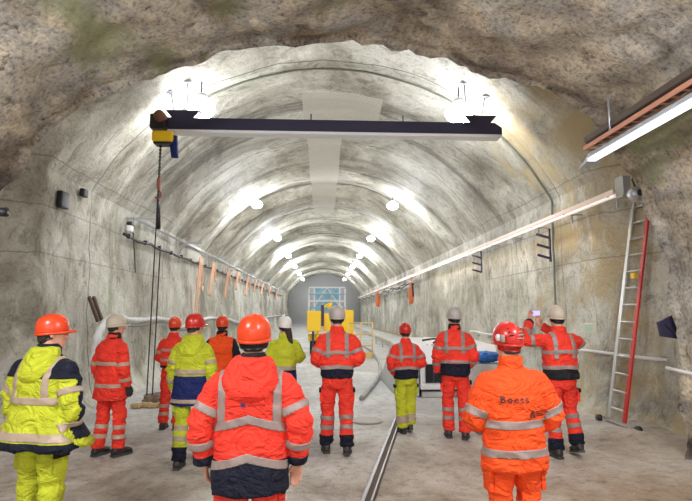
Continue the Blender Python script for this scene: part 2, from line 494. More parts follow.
# concrete bench along the right wall, further in
bm = bmesh.new()
box(bm, (4.35, 39.5, .16), (1.5, 55, .34)); bevelled(bm, .03)
struct(obj('trim_1', bm, M_CONC))


# ------------------------------------------------------------------ lamps hung from the lining
def make_lamp():
    t = thing('hanging_lamp', '', 'lamp')
    bm = bmesh.new()
    prof = [(.03, .21), (.07, .20), (.10, .15), (.11, .09), (.09, .08)]
    loft(bm, [[Vector((r * math.cos(2 * PI * k / 24), r * math.sin(2 * PI * k / 24), z)) for k in range(24)] for r, z in prof])
    obj('housing', bm, M_WHITE, t)
    bm = bmesh.new(); ball(bm, (0, 0, -.02), (.21, .21, .15), 20); obj('diffuser', bm, M_LAMP, t)
    bm = bmesh.new(); tube(bm, [(0, 0, .16), (0, 0, .62)], .012, 8); obj('drop_rod', bm, M_DSTEEL, t)
    return t
LAMP0 = make_lamp(); used = False
ORD = ['nearest', 'second', 'third', 'fourth', 'fifth', 'sixth', 'seventh', 'eighth']
for k in range(-2, 7):
    for sx in (-1, 1):
        y = 9.85 + 8.6 * k
        x, z = sx * 2.55 + .06, 5.85
        if k == 0: x = -2.50 if sx < 0 else 2.80; z = 5.98
        if k >= 0:
            lab = '%s glowing lamp from the camera in the %s row hung under the vault' % (ORD[k], 'left' if sx < 0 else 'right')
            if not used:
                o = LAMP0; o.location = (x, y, z); o['label'] = lab; used = True
            else: o = dup(LAMP0, (x, y, z), None, lab)
            o['group'] = 'lamps hung in two rows under the vault'
            o.scale = (1.35,) * 3 if k == 0 else (1, 1, 1)
        else: z = 4.25  # out of view: bare lights without fixtures, added for the foreground
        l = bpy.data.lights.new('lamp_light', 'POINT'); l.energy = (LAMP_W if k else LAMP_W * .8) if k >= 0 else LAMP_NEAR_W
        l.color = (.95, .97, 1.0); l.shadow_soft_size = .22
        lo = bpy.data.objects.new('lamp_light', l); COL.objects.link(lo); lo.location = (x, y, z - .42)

# ------------------------------------------------------------------ crane beam across the tunnel, hoist, chain
YB = 9.6
bl, br = at(168, 127, YB), at(500, 129, YB)
zb = (bl.z + br.z) / 2
t = thing('crane_beam', 'long dark steel crane beam hung level across the tunnel vault', 'beam', ((bl.x + br.x) / 2, YB, zb))
Lb = br.x - bl.x
def beam_local(): return Lb
bm = bmesh.new()
h = .12
# channel profile: web and upper body with chamfered right end
v = [(-Lb/2, -h), (Lb/2 - .0, -h), (Lb/2, h - .10), (Lb/2 - .14, h), (-Lb/2, h)]
f0 = [bm.verts.new((x, -.11, z)) for x, z in v]; f1 = [bm.verts.new((x, .11, z)) for x, z in v]
bm.faces.new(f0); bm.faces.new(f1[::-1])
for i in range(5): bm.faces.new((f0[i], f1[i], f1[(i + 1) % 5], f0[(i + 1) % 5]))
obj('beam_body', bm, M_DSTEEL, t, smooth=False)
bm = bmesh.new(); box(bm, (0, 0, -h - .03), (Lb - .05, .24, .058)); bevelled(bm, .008); obj('lower_flange', bm, M_WHITE, t, smooth=False)
for px in (311, 403):
    bm = bmesh.new(); q = at(px, 118, YB).x - t.location.x; tube(bm, [(q, 0, h), (q, 0, h + .16)], .014, 6); obj('eye_bolt', bm, M_DSTEEL, t)
for s, px in ((-1, 184), (1, 479)):
    q = at(px, 118, YB).x - t.location.x
    bm = bmesh.new()
    vv = [(q - .34, h + .16), (q - .20, h), (q + .20, h), (q + .34, h + .16)]
    a0 = [bm.verts.new((x, -.09, z)) for x, z in vv]; a1 = [bm.verts.new((x, .09, z)) for x, z in vv]
    bm.faces.new(a0); bm.faces.new(a1[::-1])
    for i in range(4): bm.faces.new((a0[i], a1[i], a1[(i + 1) % 4], a0[(i + 1) % 4]))
    obj('hanger_bracket', bm, M_DSTEEL, t, smooth=False)
for px0, py0, px1, py1 in ((188, 80, 188, 108), (171, 93, 174, 108), (464, 79, 466, 112), (485, 96, 482, 112)):
    bm = bmesh.new()
    a, b_ = at(px0, py0, YB) - t.location, at(px1, py1, YB) - t.location
    d = (a - b_).normalized()
    wp = a + t.location
    tgt = ZC + math.sqrt(max(0, RV ** 2 - (wp.x - X0) ** 2)) - t.location.z + .04
    a = b_ + d * ((tgt - b_.z) / d.z)
    tube(bm, [b_ - d * .05, a], .018, 8); 
    rod = obj('hanger_rod', bm, M_STEEL, t)
    bm = bmesh.new(); box(bm, a - d * .07, (.16, .16, .03)); obj('anchor_plate', bm, M_STEEL, rod, smooth=False)

hp = at(166, 134, YB - .02)
t = thing('chain_hoist', 'small yellow and black electric chain hoist at the left end of the beam', 'hoist', hp)
S = YB / F
bm = bmesh.new(); box(bm, (-.10, -.13, .18), (.30, .22, .30)); bevelled(bm, .04, 3); obj('trolley', bm, M_BLACKP, t, smooth=False)
bm = bmesh.new(); tube(bm, [(-.05, -.30, .26), (-.05, -.14, .26)], .11, 18); obj('drive_wheel', bm, mat('brown metal', (.22, .09, .05), .5, .3), t)
bm = bmesh.new(); box(bm, (.0, -.1, -.12), (.40, .30, .22)); bevelled(bm, .06, 4); hb = obj('motor_housing', bm, M_YPAINT, t)
bm = bmesh.new(); box(bm, (.0, -.1, -.235), (.34, .24, .06)); bevelled(bm, .02, 2); obj('base_cover', bm, M_BLACKP, hb, smooth=False)
bm = bmesh.new(); loft(bm, [ell(.17 + .05 * k / 4, -.1, -.08 - .42 * k / 4, .085 - .004 * k, .085 - .004 * k, 16, 2) for k in range(5)]); obj('chain_bag', bm, M_BLUE, t)
bm = bmesh.new(); zt = -.25; zbm = .35 - hp.z
xa, xb = -.06, -.10
for i in range(2):
    pts = [(xa + (xb - xa) * k / 12 + (i * .0), -.1, zt + (zbm - zt) * k / 12) for k in range(13)]
    if i == 1: pts = [(x + .10, y, z) for x, y, z in pts if z < -1.9]
    tube(bm, pts, .012, 6)
# chain links on the loaded fall
for k in range(46):
    z = zt - .04 - k * .034; r0 = .02
    a = k % 2 * PI / 2
    pts = [(xa + r0 * math.cos(b) * math.cos(a), -.1 + r0 * math.cos(b) * math.sin(a), z + .026 * math.sin(b)) for b in [2 * PI * j / 10 for j in range(11)]]
    tube(bm, pts, .007, 5, False)
obj('chain', bm, M_CABLE, t)
bm = bmesh.new(); box(bm, (xa, -.1, -1.02), (.07, .06, .22)); bevelled(bm, .02); tube(bm, [(xa, -.1, -1.13), (xa + .05, -.1, -1.2), (xa + .05, -.1, -1.27), (xa, -.1, -1.32), (xa - .05, -.1, -1.28)], .02, 8)
obj('hook_block', bm, mat('rusty red metal', (.32, .11, .08), .6, .3), t)
bm = bmesh.new(); tube(bm, [(xa + .01, -.1, -1.35), (xa + .03, -.1, -1.9)], [.03, .045], 8); obj('chain_sleeve', bm, M_BLACKP, t)

# ------------------------------------------------------------------ right wall services
XR = 4.78
def run(name, p0, p1, w, hgt, m, label, cat):
    bm = bmesh.new(); bar(bm, p0, p1, w, hgt); return obj(name, bm, m, smooth=False)
pt0 = atx(620, 193, XR - .06); pt0.y
t = thing('cable_tray', 'long pale cable tray with a copper coloured edge running along the right wall', 'cable tray', (XR - .12, pt0.y, pt0.z))
Lc = 66 - pt0.y; n = 0
bm = bmesh.new(); bar(bm, (0, 0, 0), (0, Lc, 0), .11, .035); box(bm, (-.055, Lc / 2, .03), (.008, Lc, .06)); obj('tray_base', bm, mat('salmon tinted steel', (.80, .62, .52), .45, .2), t, smooth=False)
bm = bmesh.new()
for i in range(2): tube(bm, [(-.02 + .05 * i, .2 + (Lc - .4) * k / 60, .035 + .008 * math.sin(k * 1.7 + i)) for k in range(61)], .014, 6)
obj('cable_bundle', bm, M_PEACH, t)
bm = bmesh.new(); bar(bm, (-.02, 0, -.045), (-.02, Lc, -.045), .05, .04); obj('light_strip', bm, mat('pale light strip', (.9, .88, .86), .4, emit=(1, .9, .8), estr=.5), t, smooth=False)
for k in range(40):
    bm = bmesh.new(); y = .15 + k * 1.5
    if y > Lc: break
    bar(bm, (-.07, y, -.03), (.30, y, -.03), .03, .025); bar(bm, (.10, y, -.20), (.10, y, 0), .03, .02)
    obj('support_arm', bm, M_STEEL, t, smooth=False)
l = bpy.data.lights.new('strip_light', 'AREA'); l.shape = 'RECTANGLE'; l.size = .08; l.size_y = 14; l.energy = 55; l.color = (1, .78, .55)
lo = bpy.data.objects.new('strip_light', l); COL.objects.link(lo); lo.location = (XR - .15, pt0.y + 8, pt0.z - .10); lo.rotation_euler = (0, R(12), 0)

# lower messy cable run and orange bags under the tray, from the middle of the tunnel inwards
q0 = atx(413, 285, XR - .15)
t = thing('lower_cable_run', 'messy bundle of black and grey cables under the tray on the right wall', 'cables', (XR - .2, q0.y, q0.z))
bm = bmesh.new(); bar(bm, (.05, 0, -.06), (.05, 40, -.06), .16, .03); obj('tray_base', bm, M_STEEL, t, smooth=False)
for i, m_ in enumerate((M_CABLE, M_CONC, M_CABLE, M_HOSE, M_PEACH)):
    bm = bmesh.new()
    tube(bm, [(.0 + .04 * i + .03 * math.sin(k * .9 + i), k * .5, .02 + .09 * math.sin(k * .63 + i * 2) + .05 * i) for k in range(78)], .032, 6)
    obj('cable', bm, m_, t)
bm = bmesh.new(); tube(bm, [(0, 0, 0), (-.05, -.25, .08), (-.03, -.35, -.12), (0, -.2, -.25), (0, -.3, -.6)], .04, 8); obj('cable_tail', bm, M_CABLE, t)
for (px, py, w, dn), nm in zip(((411, 283, .20, 21), (378, 292, .28, 15)), ('nearer', 'farther')):
    p = atx(px, py, XR - .22)
    bm = bmesh.new(); hh = dn * p.y / F
    loft(bm, [ell(0, 0, -hh * k / 5, w * [.25, .45, .75, .6, .8, .35][k] * (1 + .15 * math.sin(k * 9)), w * .3, 14, 2.2) for k in range(6)])
    tube(bm, [(0, 0, -.02), (.03, 0, .15), (.0, 0, .34)], .02, 6)
    o = obj('hanging_bag', bm, M_ORP); o.location = p
    tag(o, '%s of two orange bags hanging below the tray on the right wall' % nm, 'bag', 'orange bags under the right cable tray')

# lit tube luminaire in its tray under the near vault
a, b_ = at(598, 158, 5.7), at(700, 96, 3.95)
a.x = b_.x = (a.x + b_.x) / 2; zc = (a.z + b_.z) / 2
t = thing('tube_light', 'long white fluorescent tube light in a tray under the near right vault', 'lamp', (a.x, 5.75, zc))
Ln = 7.5
bm = bmesh.new(); bar(bm, (0, -Ln, 0), (0, 0, 0), .075, .04); obj('diffuser', bm, M_TUBE, t, smooth=False)
bm = bmesh.new(); bar(bm, (.015, -Ln, .045), (.015, .02, .045), .13, .045)
v0 = [bm.verts.new(p) for p in ((-.07, .0, .03), (.10, .0, .03), (.10, .0, -.03), (-.07, .0, -.03))]
ap = bm.verts.new((0, .34, -.03))
bm.faces.new(v0)
for i in range(4): bm.faces.new((v0[i], v0[(i + 1) % 4], ap))
obj('housing', bm, M_STEEL, t, smooth=False)
bm = bmesh.new()
for s in (-.10, .08): bar(bm, (s, -Ln, .13), (s, .0, .13), .012, .05)
for k in range(50): bar(bm, (-.10, -k * .15, .12), (.08, -k * .15, .12), .02, .012)
obj('cable_ladder', bm, mat('copper painted ladder', (.62, .27, .18), .5, .3), t, smooth=False)
bm = bmesh.new(); tube(bm, [(.0, -Ln, .17), (.02, -3, .18), (0, -.1, .17)], .03, 8); obj('cable', bm, M_CABLE, t)
for k in range(4):
    bm = bmesh.new(); tube(bm, [(.0, -.4 - 1.7 * k, .12), (.0, -.4 - 1.7 * k, .62)], .012, 6); obj('hanger_rod', bm, M_STEEL, t)
l = bpy.data.lights.new('tube_area', 'AREA'); l.shape = 'RECTANGLE'; l.size = .1; l.size_y = Ln; l.energy = 60; l.color = (.9, .94, 1)
lo = bpy.data.objects.new('tube_area', l); COL.objects.link(lo); lo.location = (a.x, 5.75 - Ln / 2, zc - .04)
# second dark channel above it
c0, c1 = at(600, 140, 5.9), at(700, 74, 4.0)
x_, z_ = (c0.x + c1.x) / 2, (c0.z + c1.z) / 2
bm = bmesh.new(); bar(bm, (0, -7.5, 0), (0, 0, 0), .20, .025); bar(bm, (-.10, -7.5, .03), (-.10, 0, .03), .02, .07); bar(bm, (.10, -7.5, .03), (.10, 0, .03), .02, .07)
for s in (-.06, .04): tube(bm, [(s, -7.5, .04), (s, -.1, .04)], .03, 8)
o = obj('cable_channel', bm, mat('dark brown channel', (.10, .07, .055), .6, .2), smooth=False); o.location = (x_, 5.9, z_)
tag(o, 'dark brown steel cable channel fixed to the rock above the tube light', 'cable channel')

# junction box and round fitting at the tray end
p = atx(623, 190, XR - .06)
t = thing('junction_box', 'grey junction box on the cable tray above the ladder', 'box', p)
bm = bmesh.new(); box(bm, (0, 0, .04), (.14, .20, .34)); bevelled(bm, .015); obj('box_body', bm, mat('grey box', (.42, .42, .38), .5), t, smooth=False)
bm = bmesh.new(); box(bm, (-.01, -.105, .05), (.11, .02, .28)); bevelled(bm, .005); obj('lid', bm, M_STEEL, t, smooth=False)
p = atx(636, 194, XR - .1)
t = thing('wall_fitting', 'round grey wall fitting with curled cable beside the junction box', 'fitting', p)
bm = bmesh.new(); tube(bm, [(0, -.10, 0), (0, .05, 0)], .11, 20); obj('fitting_body', bm, M_STEEL, t)
bm = bmesh.new(); tube(bm, [(0, -.12, 0), (0, -.09, 0)], .05, 16); obj('lens', bm, M_BLACKP, t)
bm = bmesh.new(); tube(bm, [(0, 0, .1), (-.06, -.02, .22), (0, -.05, .30), (.05, 0, .2), (.1, -.04, .05), (.2, -.08, -.1), (.28, -.1, -.28)], .014, 6); obj('curled_cable', bm, M_CABLE, t)

# bracket combs on the right wall
for px, py, hh, nm in ((549, 231, .66, 'larger nearer'), (481, 253, .60, 'smaller farther')):
    p = atx(px, py, XR + .02)
    t = thing('bracket_comb', '%s black steel bracket with three arms hanging below the tray on the right wall' % nm, 'bracket', p, group='empty cable brackets')
    bm = bmesh.new(); bar(bm, (0, 0, .05), (0, 0, -hh), .04, .05); obj('post', bm, M_DSTEEL, t, smooth=False)
    for k in range(3):
        bm = bmesh.new(); z = -.10 - k * .22; bar(bm, (0, 0, z - .05), (-.28, 0, z + .03), .03, .05); obj('arm', bm, M_DSTEEL, t, smooth=False)

# conduit following the joint of the lining over the vault and down the right wall
bm = bmesh.new(); pts = []
for i in range(90):
    u = .30 + (.945 - .30) * i / 89
    p, n_ = vault_pt(u, 10.45); pts.append(p + n_ * (.045 + .02 * noise.noise(p * 2)))
tube(bm, pts, .022, 8)
tag(obj('vault_conduit', bm, mat('grey green conduit', (.16, .17, .13), .6)), 'thin dark conduit following the curve of the vault down the right wall', 'conduit')

# thin white water pipe on the right wall and its near length on the rock
p0, p1 = atx(668, 360, XR + .52), atx(470, 331, XR + .10)
bm = bmesh.new(); tube(bm, [(0, 0, 0)] + [(0.01 * math.sin(k) - .42 * min(1, k / 3), (p1.y - p0.y) * k / 20, (p1.z - p0.z) * k / 20 - .012 * math.sin(k * 1.6)) for k in range(1, 21)], .026, 8)
t = thing('wall_pipe', 'thin white pipe running level along the lower right wall behind the ladder', 'pipe', p0)
obj('pipe', bm, M_WHITE, t)
for k in range(9):
    bm = bmesh.new(); y = .2 + k * (p1.y - p0.y) / 9; q = -.42 * min(1, k * 20 / 27); tube(bm, [(q - .02, y, 0), (q + .12, y, 0)], .034, 8); obj('pipe_clip', bm, M_STEEL, t)
bm = bmesh.new()
w0, w1 = atx(667, 368, 4.34), atx(700, 376, 4.30)
tube(bm, [w0, w0.lerp(w1, .5), w1, w1 + (w1 - w0) * 2.5], .024, 8)
tag(obj('wall_pipe', bm, M_WHITE), 'short white pipe on the near rock at the right edge of the picture', 'pipe')

# pale green sign plate
p = atx(590, 328, XR + .02)
t = thing('wall_sign', 'small pale green plate with a white border on the right wall', 'sign', p)
bm = bmesh.new(); box(bm, (0, 0, 0), (.07, .32, .17)); bevelled(bm, .006); obj('sign_box', bm, mat('cream plate', (.74, .72, .58), .4), t, smooth=False)
bm = bmesh.new(); box(bm, (-.037, 0, 0), (.006, .25, .11)); obj('sign_face', bm, M_GREEN, t, smooth=False)
# black angled bracket plate at the rock edge
p = at(667, 324, 6.45)
bm = bmesh.new()
vv = [(-.13, .02), (.16, .15), (.16, -.20), (-.10, -.16)]
a0 = [bm.verts.new((x, -.02, z)) for x, z in vv]; a1 = [bm.verts.new((x, .02, z)) for x, z in vv]
bm.faces.new(a0); bm.faces.new(a1[::-1])
for i in range(4): bm.faces.new((a0[i], a1[i], a1[(i + 1) % 4], a0[(i + 1) % 4]))
bar(bm, (-.05, -.04, .0), (.08, -.04, -.12), .02, .02)
o = obj('steel_gusset', bm, M_DSTEEL, smooth=False); o.location = p
tag(o, 'dark four sided steel plate sticking out of the rock edge right of the ladder', 'bracket')

# ------------------------------------------------------------------ ladder
g0, g1 = ground(608, 424), ground(627, 432)
gx = (g0.x + g1.x) / 2; ym = (g0.y + g1.y) / 2
t = thing('ladder', 'tall ladder with one aluminium rail and one red rail leaning on the right wall', 'ladder', (gx, ym, 0))
def lad(px, py, X): return atx(px, py, X)
hw = .21
topx = 5.42 - gx
botz = .12
ztop = at(640, 196, ym).z
for sy, m_, zt_ in ((1, M_ALU, ztop), (-1, M_REDP, ztop - .08)):
    bm = bmesh.new(); bar(bm, (0, sy * hw, botz), (topx, sy * hw, zt_), .035, .085, up=(0, 1, 0)); bevelled(bm, .006, 1)
    r = obj('rail', bm, m_, t, smooth=False); r['label'] = 'aluminium rail' if sy > 0 else 'red rail'
for k in range(13):
    f = (k + .6) / 13.2; bm = bmesh.new()
    c = Vector((topx * f, 0, botz + (ztop - botz) * f)); tube(bm, [c + Vector((0, -hw, 0)), c + Vector((0, hw, 0))], .018, 8); obj('rung', bm, M_ALU, t)
bm = bmesh.new(); bar(bm, (-.02, -.42, .09), (.02, .40, .09), .05, .035); obj('stabiliser_bar', bm, M_ALU, t, smooth=False)
for sy, dx in ((-.46, .06), (.44, -.05)):
    bm = bmesh.new(); tube(bm, [(dx - .03, sy, .065), (dx + .03, sy, .065)], .062, 18); obj('wheel', bm, M_BLACKP, t)
bm = bmesh.new(); box(bm, (topx * .52, -hw + .06, botz + (ztop - botz) * .56 + .25), (.05, .1, .09)); obj('yellow_label', bm, M_YPAINT, t, smooth=False)

# ------------------------------------------------------------------ left wall services
XL = X0 - HW + .02
r0, r1 = atx(134, 218, XL + .17), atx(292, 297.5, XL + .17)
t = thing('wall_rail', 'thin grey blue rail with short horizontal arms running along the left wall', 'rail', r0)
d = r1 - r0; d.x = 0; dz = 0
Lr = 44
bm = bmesh.new(); tube(bm, [(0, 0, 0), (0, Lr, 0)], .03, 8); obj('rail_tube', bm, M_STEEL, t)
for k in range(9):
    bm = bmesh.new(); y = .05 + k * 4.4; bar(bm, (-.26, y, 0), (.55, y, .02), .05, .05); bar(bm, (-.2, y, -.4), (.0, y, 0), .03); obj('rail_arm', bm, M_STEEL, t, smooth=False)
c0 = atx(124, 233, XL + .13)
t = thing('sagging_cable', 'black cable clipped along the left wall below the rail', 'cable', c0)
bm = bmesh.new(); pts = [(.015 * math.sin(k * 2.1), k * .45, -.02 - .045 * abs(math.sin(k * .8)) ) for k in range(100)]; tube(bm, pts, .036, 6); obj('cable', bm, M_CABLE, t)
for k in range(40):
    bm = bmesh.new(); box(bm, (0, .3 + k * 1.1, -.03), (.09, .08, .11)); bevelled(bm, .01, 1); obj('cable_clip', bm, M_BLACKP, t, smooth=False)
p = atx(130, 229, XL + .1)
t = thing('wall_light', 'small white and black bulkhead lamp on the left wall at the start of the cable', 'lamp', p)
bm = bmesh.new(); box(bm, (0, 0, 0), (.12, .16, .16)); bevelled(bm, .03, 2); obj('lamp_body', bm, M_WHITE, t)
bm = bmesh.new(); box(bm, (0, 0, .13), (.13, .17, .08)); bevelled(bm, .02, 2); obj('top_cap', bm, M_BLACKP, t)
bm = bmesh.new(); tube(bm, [(0, .2, -.05), (0, .35, -.5), (.01, .45, -1.0)], .014, 6); obj('hanging_lead', bm, M_CABLE, t)
# loops of salmon cable hanging along the left wall
spots = [(200, 257, 62, 7), (213, 262, 34, 6), (228, 268, 30, 6), (238, 272, 18, 5), (248, 276, 20, 5), (256, 280, 12, 5), (263, 283, 12, 4), (270, 287, 9, 3), (277, 291, 8, 3)]
for i, (px, py, dn, w) in enumerate(spots):
    p = atx(px, py, XL + .22); s = p.y / F; bm = bmesh.new()
    L = dn * s; wd = w * s * 1.0
    # strands run beside each other along the wall (y) and hang in a loop
    ywid = wd * p.y / 4.6 * .9
    pts = [(0, -ywid / 2, -L), (.01, -ywid / 3, -L * .5), (.02, 0, 0), (.01, ywid / 3, -L * .35), (0, ywid * .55, -L * .55), (0, ywid * .75, -L * .42)]
    fine = []
    for a_, b2 in zip(pts, pts[1:]):
        for q in range(4): fine.append(Vector(a_).lerp(Vector(b2), q / 4))
    tube(bm, fine, .012 + .0010 * p.y, 6)
    tube(bm, [v_ + Vector((.03, .10, -.03)) for v_ in fine[:14]], .008 + .0008 * p.y, 6)
    o = obj('hanging_cable', bm, M_PEACH); o.location = p
    tag(o, '%s loop of salmon orange cable hanging on the left wall, counted from the camera' % ['first', 'second', 'third', 'fourth', 'fifth', 'sixth', 'seventh', 'eighth', 'ninth'][i], 'cable', 'salmon cables hanging on the left wall')
# wrapped white hose along the left wall
def wp(px, py, off=.35): return atx(px, py, XL + off)
pts = [wp(92, 372, .3), wp(95, 352, .35), wp(98, 335, .4), wp(106, 322, .4), wp(118, 317, .38), wp(135, 320, .34), wp(160, 318.5, .3), wp(172, 322, .3), wp(183, 327, .3), wp(196, 322, .28), wp(210, 318, .28), wp(228, 319, .28), wp(240, 322, .26), wp(262, 318, .25), wp(290, 314, .25)]
fine = []
for i in range(len(pts) - 1):
    for q in range(6):
        f = q / 6; a_, b2 = pts[i], pts[i + 1]
        pm, pn = pts[max(i - 1, 0)], pts[min(i + 2, len(pts) - 1)]
        f2, f3 = f * f, f * f * f
        fine.append(.5 * ((2 * a_) + (b2 - pm) * f + (2 * pm - 5 * a_ + 4 * b2 - pn) * f2 + (-pm + 3 * a_ - 3 * b2 + pn) * f3))
bm = bmesh.new(); tube(bm, fine, [.075 + .012 * math.sin(i * 1.9) if i < 26 else .055 + .01 * math.sin(i * 1.3) for i in range(len(fine))], 12)
tag(obj('wrapped_hose', bm, M_HOSE), 'white wrapped hose arching up and running along the left wall behind the helmets', 'hose')
bm = bmesh.new(); tube(bm, [v_ + Vector((-.03, 0, -.09 - .04 * math.sin(i * .3))) for i, v_ in enumerate(fine[26:])], .035, 8)
tag(obj('grey_hose', bm, mat('grey hose', (.28, .26, .24), .6)), 'thin grey hose hanging just under the white wrapped hose', 'hose')
# forked steel stub leaning at the start of the hose
t = thing('steel_prop', 'forked rusty steel prop leaning on the left wall above the white hose', 'prop', wp(97, 320, .3))
for dy, nm in ((0, 'prop_leg'), (.22, 'prop_leg')):
    bm = bmesh.new(); a_ = wp(98 + dy * 20, 316, .3) - t.location; b2 = wp(89 + dy * 20, 297, .3) - t.location
    bar(bm, a_ + Vector((0, 0, -.1)), b2, .05, .05); obj(nm, bm, mat('rusty steel', (.12, .08, .06), .7, .3), t, smooth=False)
# recessed sockets in the left wall
for (px, py, w, h_), lab in zip(((63, 200, .17, .30), (84, 193, .12, .16)), ('larger dark square opening in the upper left wall', 'smaller dark round knob fixed to the upper left wall')):
    p = atx(px, py, XL + .06); bm = bmesh.new(); box(bm, (0, 0, 0), (.10, w * 1.6, h_)); bevelled(bm, .03, 3)
    o = obj('wall_socket', bm, M_BLACKP); o.location = p; tag(o, lab, 'socket')
p = at(4, 212, 5.4)
t = thing('spotlight', 'small black spotlight on the near rock at the left edge', 'lamp', p)
bm = bmesh.new(); tube(bm, [(-.10, 0, .0), (.04, -.02, -.005)], [.045, .05], 14); obj('lamp_head', bm, M_BLACKP, t)
bm = bmesh.new(); bar(bm, (-.05, 0, .0), (-.22, .1, .07), .03); obj('mount', bm, M_BLACKP, t, smooth=False)

# ------------------------------------------------------------------ floor things
# rail with its groove
ra, rb = ground(368, 501), ground(398, 419)
d = (rb - ra); d.z = 0; d.normalize()
A = ra - d * 3.0; B = ra + d * 12.5
t = thing('floor_rail', 'grooved steel rail let into the concrete floor in the middle', 'rail', (A.x, A.y, 0))
D = B - A; nrm = Vector((d.y, -d.x, 0))
for off, w, zz, m_, nm in ((-.045, .035, .014, M_RAIL, 'rail_head'), (.04, .018, .014, M_RAIL, 'guard_strip'), (0, .13, .006, mat('rail groove dirt', (.10, .07, .05), .8), 'groove')):
    bm = bmesh.new(); bar(bm, nrm * off + Vector((0, 0, zz)), D + nrm * off + Vector((0, 0, zz)), w, .02); obj(nm, bm, m_, t, smooth=False)
# curved concrete kerb
pts = [ground(362, 346), ground(372, 352), ground(379, 362), ground(381, 373), ground(376, 384), ground(366, 395), ground(360, 402)]
fine = []
for i in range(len(pts) - 1):
    for q in range(5): fine.append(pts[i].lerp(pts[i + 1], q / 5))
for _ in range(3): fine = [fine[0]] + [(fine[i - 1] + fine[i] * 2 + fine[i + 1]) / 4 for i in range(1, len(fine) - 1)] + [fine[-1]]
bm = bmesh.new(); tube(bm, [v_ + Vector((0, 0, .045)) for v_ in fine], .05, 10)
tag(obj('floor_hose', bm, mat('grey rubber hose', (.40, .41, .40), .6, var=.2)), 'thick grey hose curving over the pale floor right of the person with hands in front', 'hose')
p = ground(367, 421)
bm = bmesh.new(); tube(bm, [(0, 0, 0), (0, 0, .012)], .27, 28); tube(bm, [(0, 0, .01), (0, 0, .016)], .22, 28)
o = obj('drain_cover', bm, mat('worn iron', (.42, .39, .35), .6, .2), smooth=False); o.location = (p.x, p.y, .004)
tag(o, 'round iron drain cover set flush in the floor', 'drain cover')
# timber and rubble at the foot of the left wall
p = ground(147, 408)
bm = bmesh.new()
for k in range(4): box(bm, (-.05 + .16 * k, .06 * (k % 2), .045 + .012 * (k % 2)), (.20, .13, .08), Matrix.Rotation(.25 * (k % 3) - .2, 4, 'Z'))
bevelled(bm, .01, 1)
o = obj('timber_block', bm, M_WOOD); o.location = (p.x - .15, p.y, .0)
tag(o, 'short piece of raw timber lying at the foot of the left wall', 'timber')
p = ground(160, 403)
bm = bmesh.new()
bmesh.ops.create_icosphere(bm, subdivisions=4, radius=1)
for v_ in bm.verts:
    q = v_.co.copy(); v_.co = Vector((q.x * .36, q.y * .22, q.z * .13)) * (1 + .5 * fbm(q + Vector((3, 3, 3)), 2.2, 4))
o = obj('rubble_heap', bm, M_RUBBLE); o.location = (p.x, p.y, .09)
tag(o, 'small heap of brown rubble behind the timber at the left wall', 'rubble')

# ------------------------------------------------------------------ low white service vehicle
g = ground(421, 397)
t = thing('service_vehicle', 'low flat white service vehicle with a dark window parked on the right', 'vehicle', (g.x, g.y, 0))
def ax(px): return at(px, 370, g.y).x - g.x
def az(py): return at(440, py, g.y).z
W = ax(500)
bm = bmesh.new()
prof = [(0, .16), (0, az(384)), (.03, az(364)), (.25, az(346)), (2.6, az(343)), (3.0, az(352)), (3.0, .16)]
a0 = [bm.verts.new((0, y, z)) for y, z in prof]; a1 = [bm.verts.new((W, y, z)) for y, z in prof]
bm.faces.new(a0); bm.faces.new(a1[::-1])
for i in range(len(prof)): bm.faces.new((a0[i], a1[i], a1[(i + 1) % len(prof)], a0[(i + 1) % len(prof)]))
bevelled(bm, .03, 2); obj('bodywork', bm, M_WHITE, t, smooth=False)
bm = bmesh.new(); box(bm, ((ax(422) + ax(462)) / 2 + .15, -.005, (az(364) + az(383)) / 2), (ax(468) - ax(421), .05, az(364) - az(383))); bevelled(bm, .02, 2)
gl = obj('windscreen', bm, M_GLASS, t, smooth=False)
bm = bmesh.new(); box(bm, (ax(433), -.036, (az(364) + az(383)) / 2), (.03, .012, az(364) - az(383) - .04)); obj('window_pillar', bm, M_DSTEEL, gl, smooth=False)
bm = bmesh.new(); box(bm, (W / 2, -.05, az(386.5)), (W + .04, .14, .10)); bevelled(bm, .02, 2); obj('bumper', bm, M_WHITE, t, smooth=False)
bm = bmesh.new(); box(bm, (W / 2, -.04, az(389.5)), (W, .10, .05)); obj('lower_trim', bm, M_BLACKP, t, smooth=False)
bm = bmesh.new(); box(bm, (W / 2, 0, az(394)), (W - .04, .08, .14)); bevelled(bm, .02, 1); obj('skirt', bm, M_CONC, t, smooth=False)
bm = bmesh.new()
v0 = [(-.55, .0, .0), (-.03, .0, .0), (-.03, 3, .0), (-.55, 3, .0)]; v1 = [(-.25, .5, az(350)), (-.0, .1, az(350)), (-.0, 3, az(350)), (-.25, 3, az(350))]
b0 = [bm.verts.new(p_) for p_ in v0]; b1 = [bm.verts.new(p_) for p_ in v1]
bm.faces.new(b0[::-1]); bm.faces.new(b1)
for i in range(4): bm.faces.new((b0[i], b0[(i + 1) % 4], b1[(i + 1) % 4], b1[i]))
bevelled(bm, .03, 2); obj('side_ramp', bm, mat('grey painted panel', (.50, .51, .52), .5), t, smooth=False)
for k, (x0_, z0_, x1_, z1_) in enumerate(((425, 341, 445, 339), (436, 344, 447, 337), (424, 351, 431, 346), (432, 349, 436, 346))):
    bm = bmesh.new(); a_ = Vector((ax(x0_), .25, az(z0_))); b2 = Vector((ax(x1_), .30, az(z1_))); tube(bm, [a_, (a_ + b2) / 2 + Vector((0, 0, .01)), b2], .022, 8); obj('wiper_arm', bm, M_BLACKP, t)
for x_ in (.25, W - .25):
    for y_ in (.5, 2.4):
        bm = bmesh.new(); tube(bm, [(x_ - .12, y_, .22), (x_ + .12, y_, .22)], .22, 22); obj('wheel', bm, M_BLACKP, t)
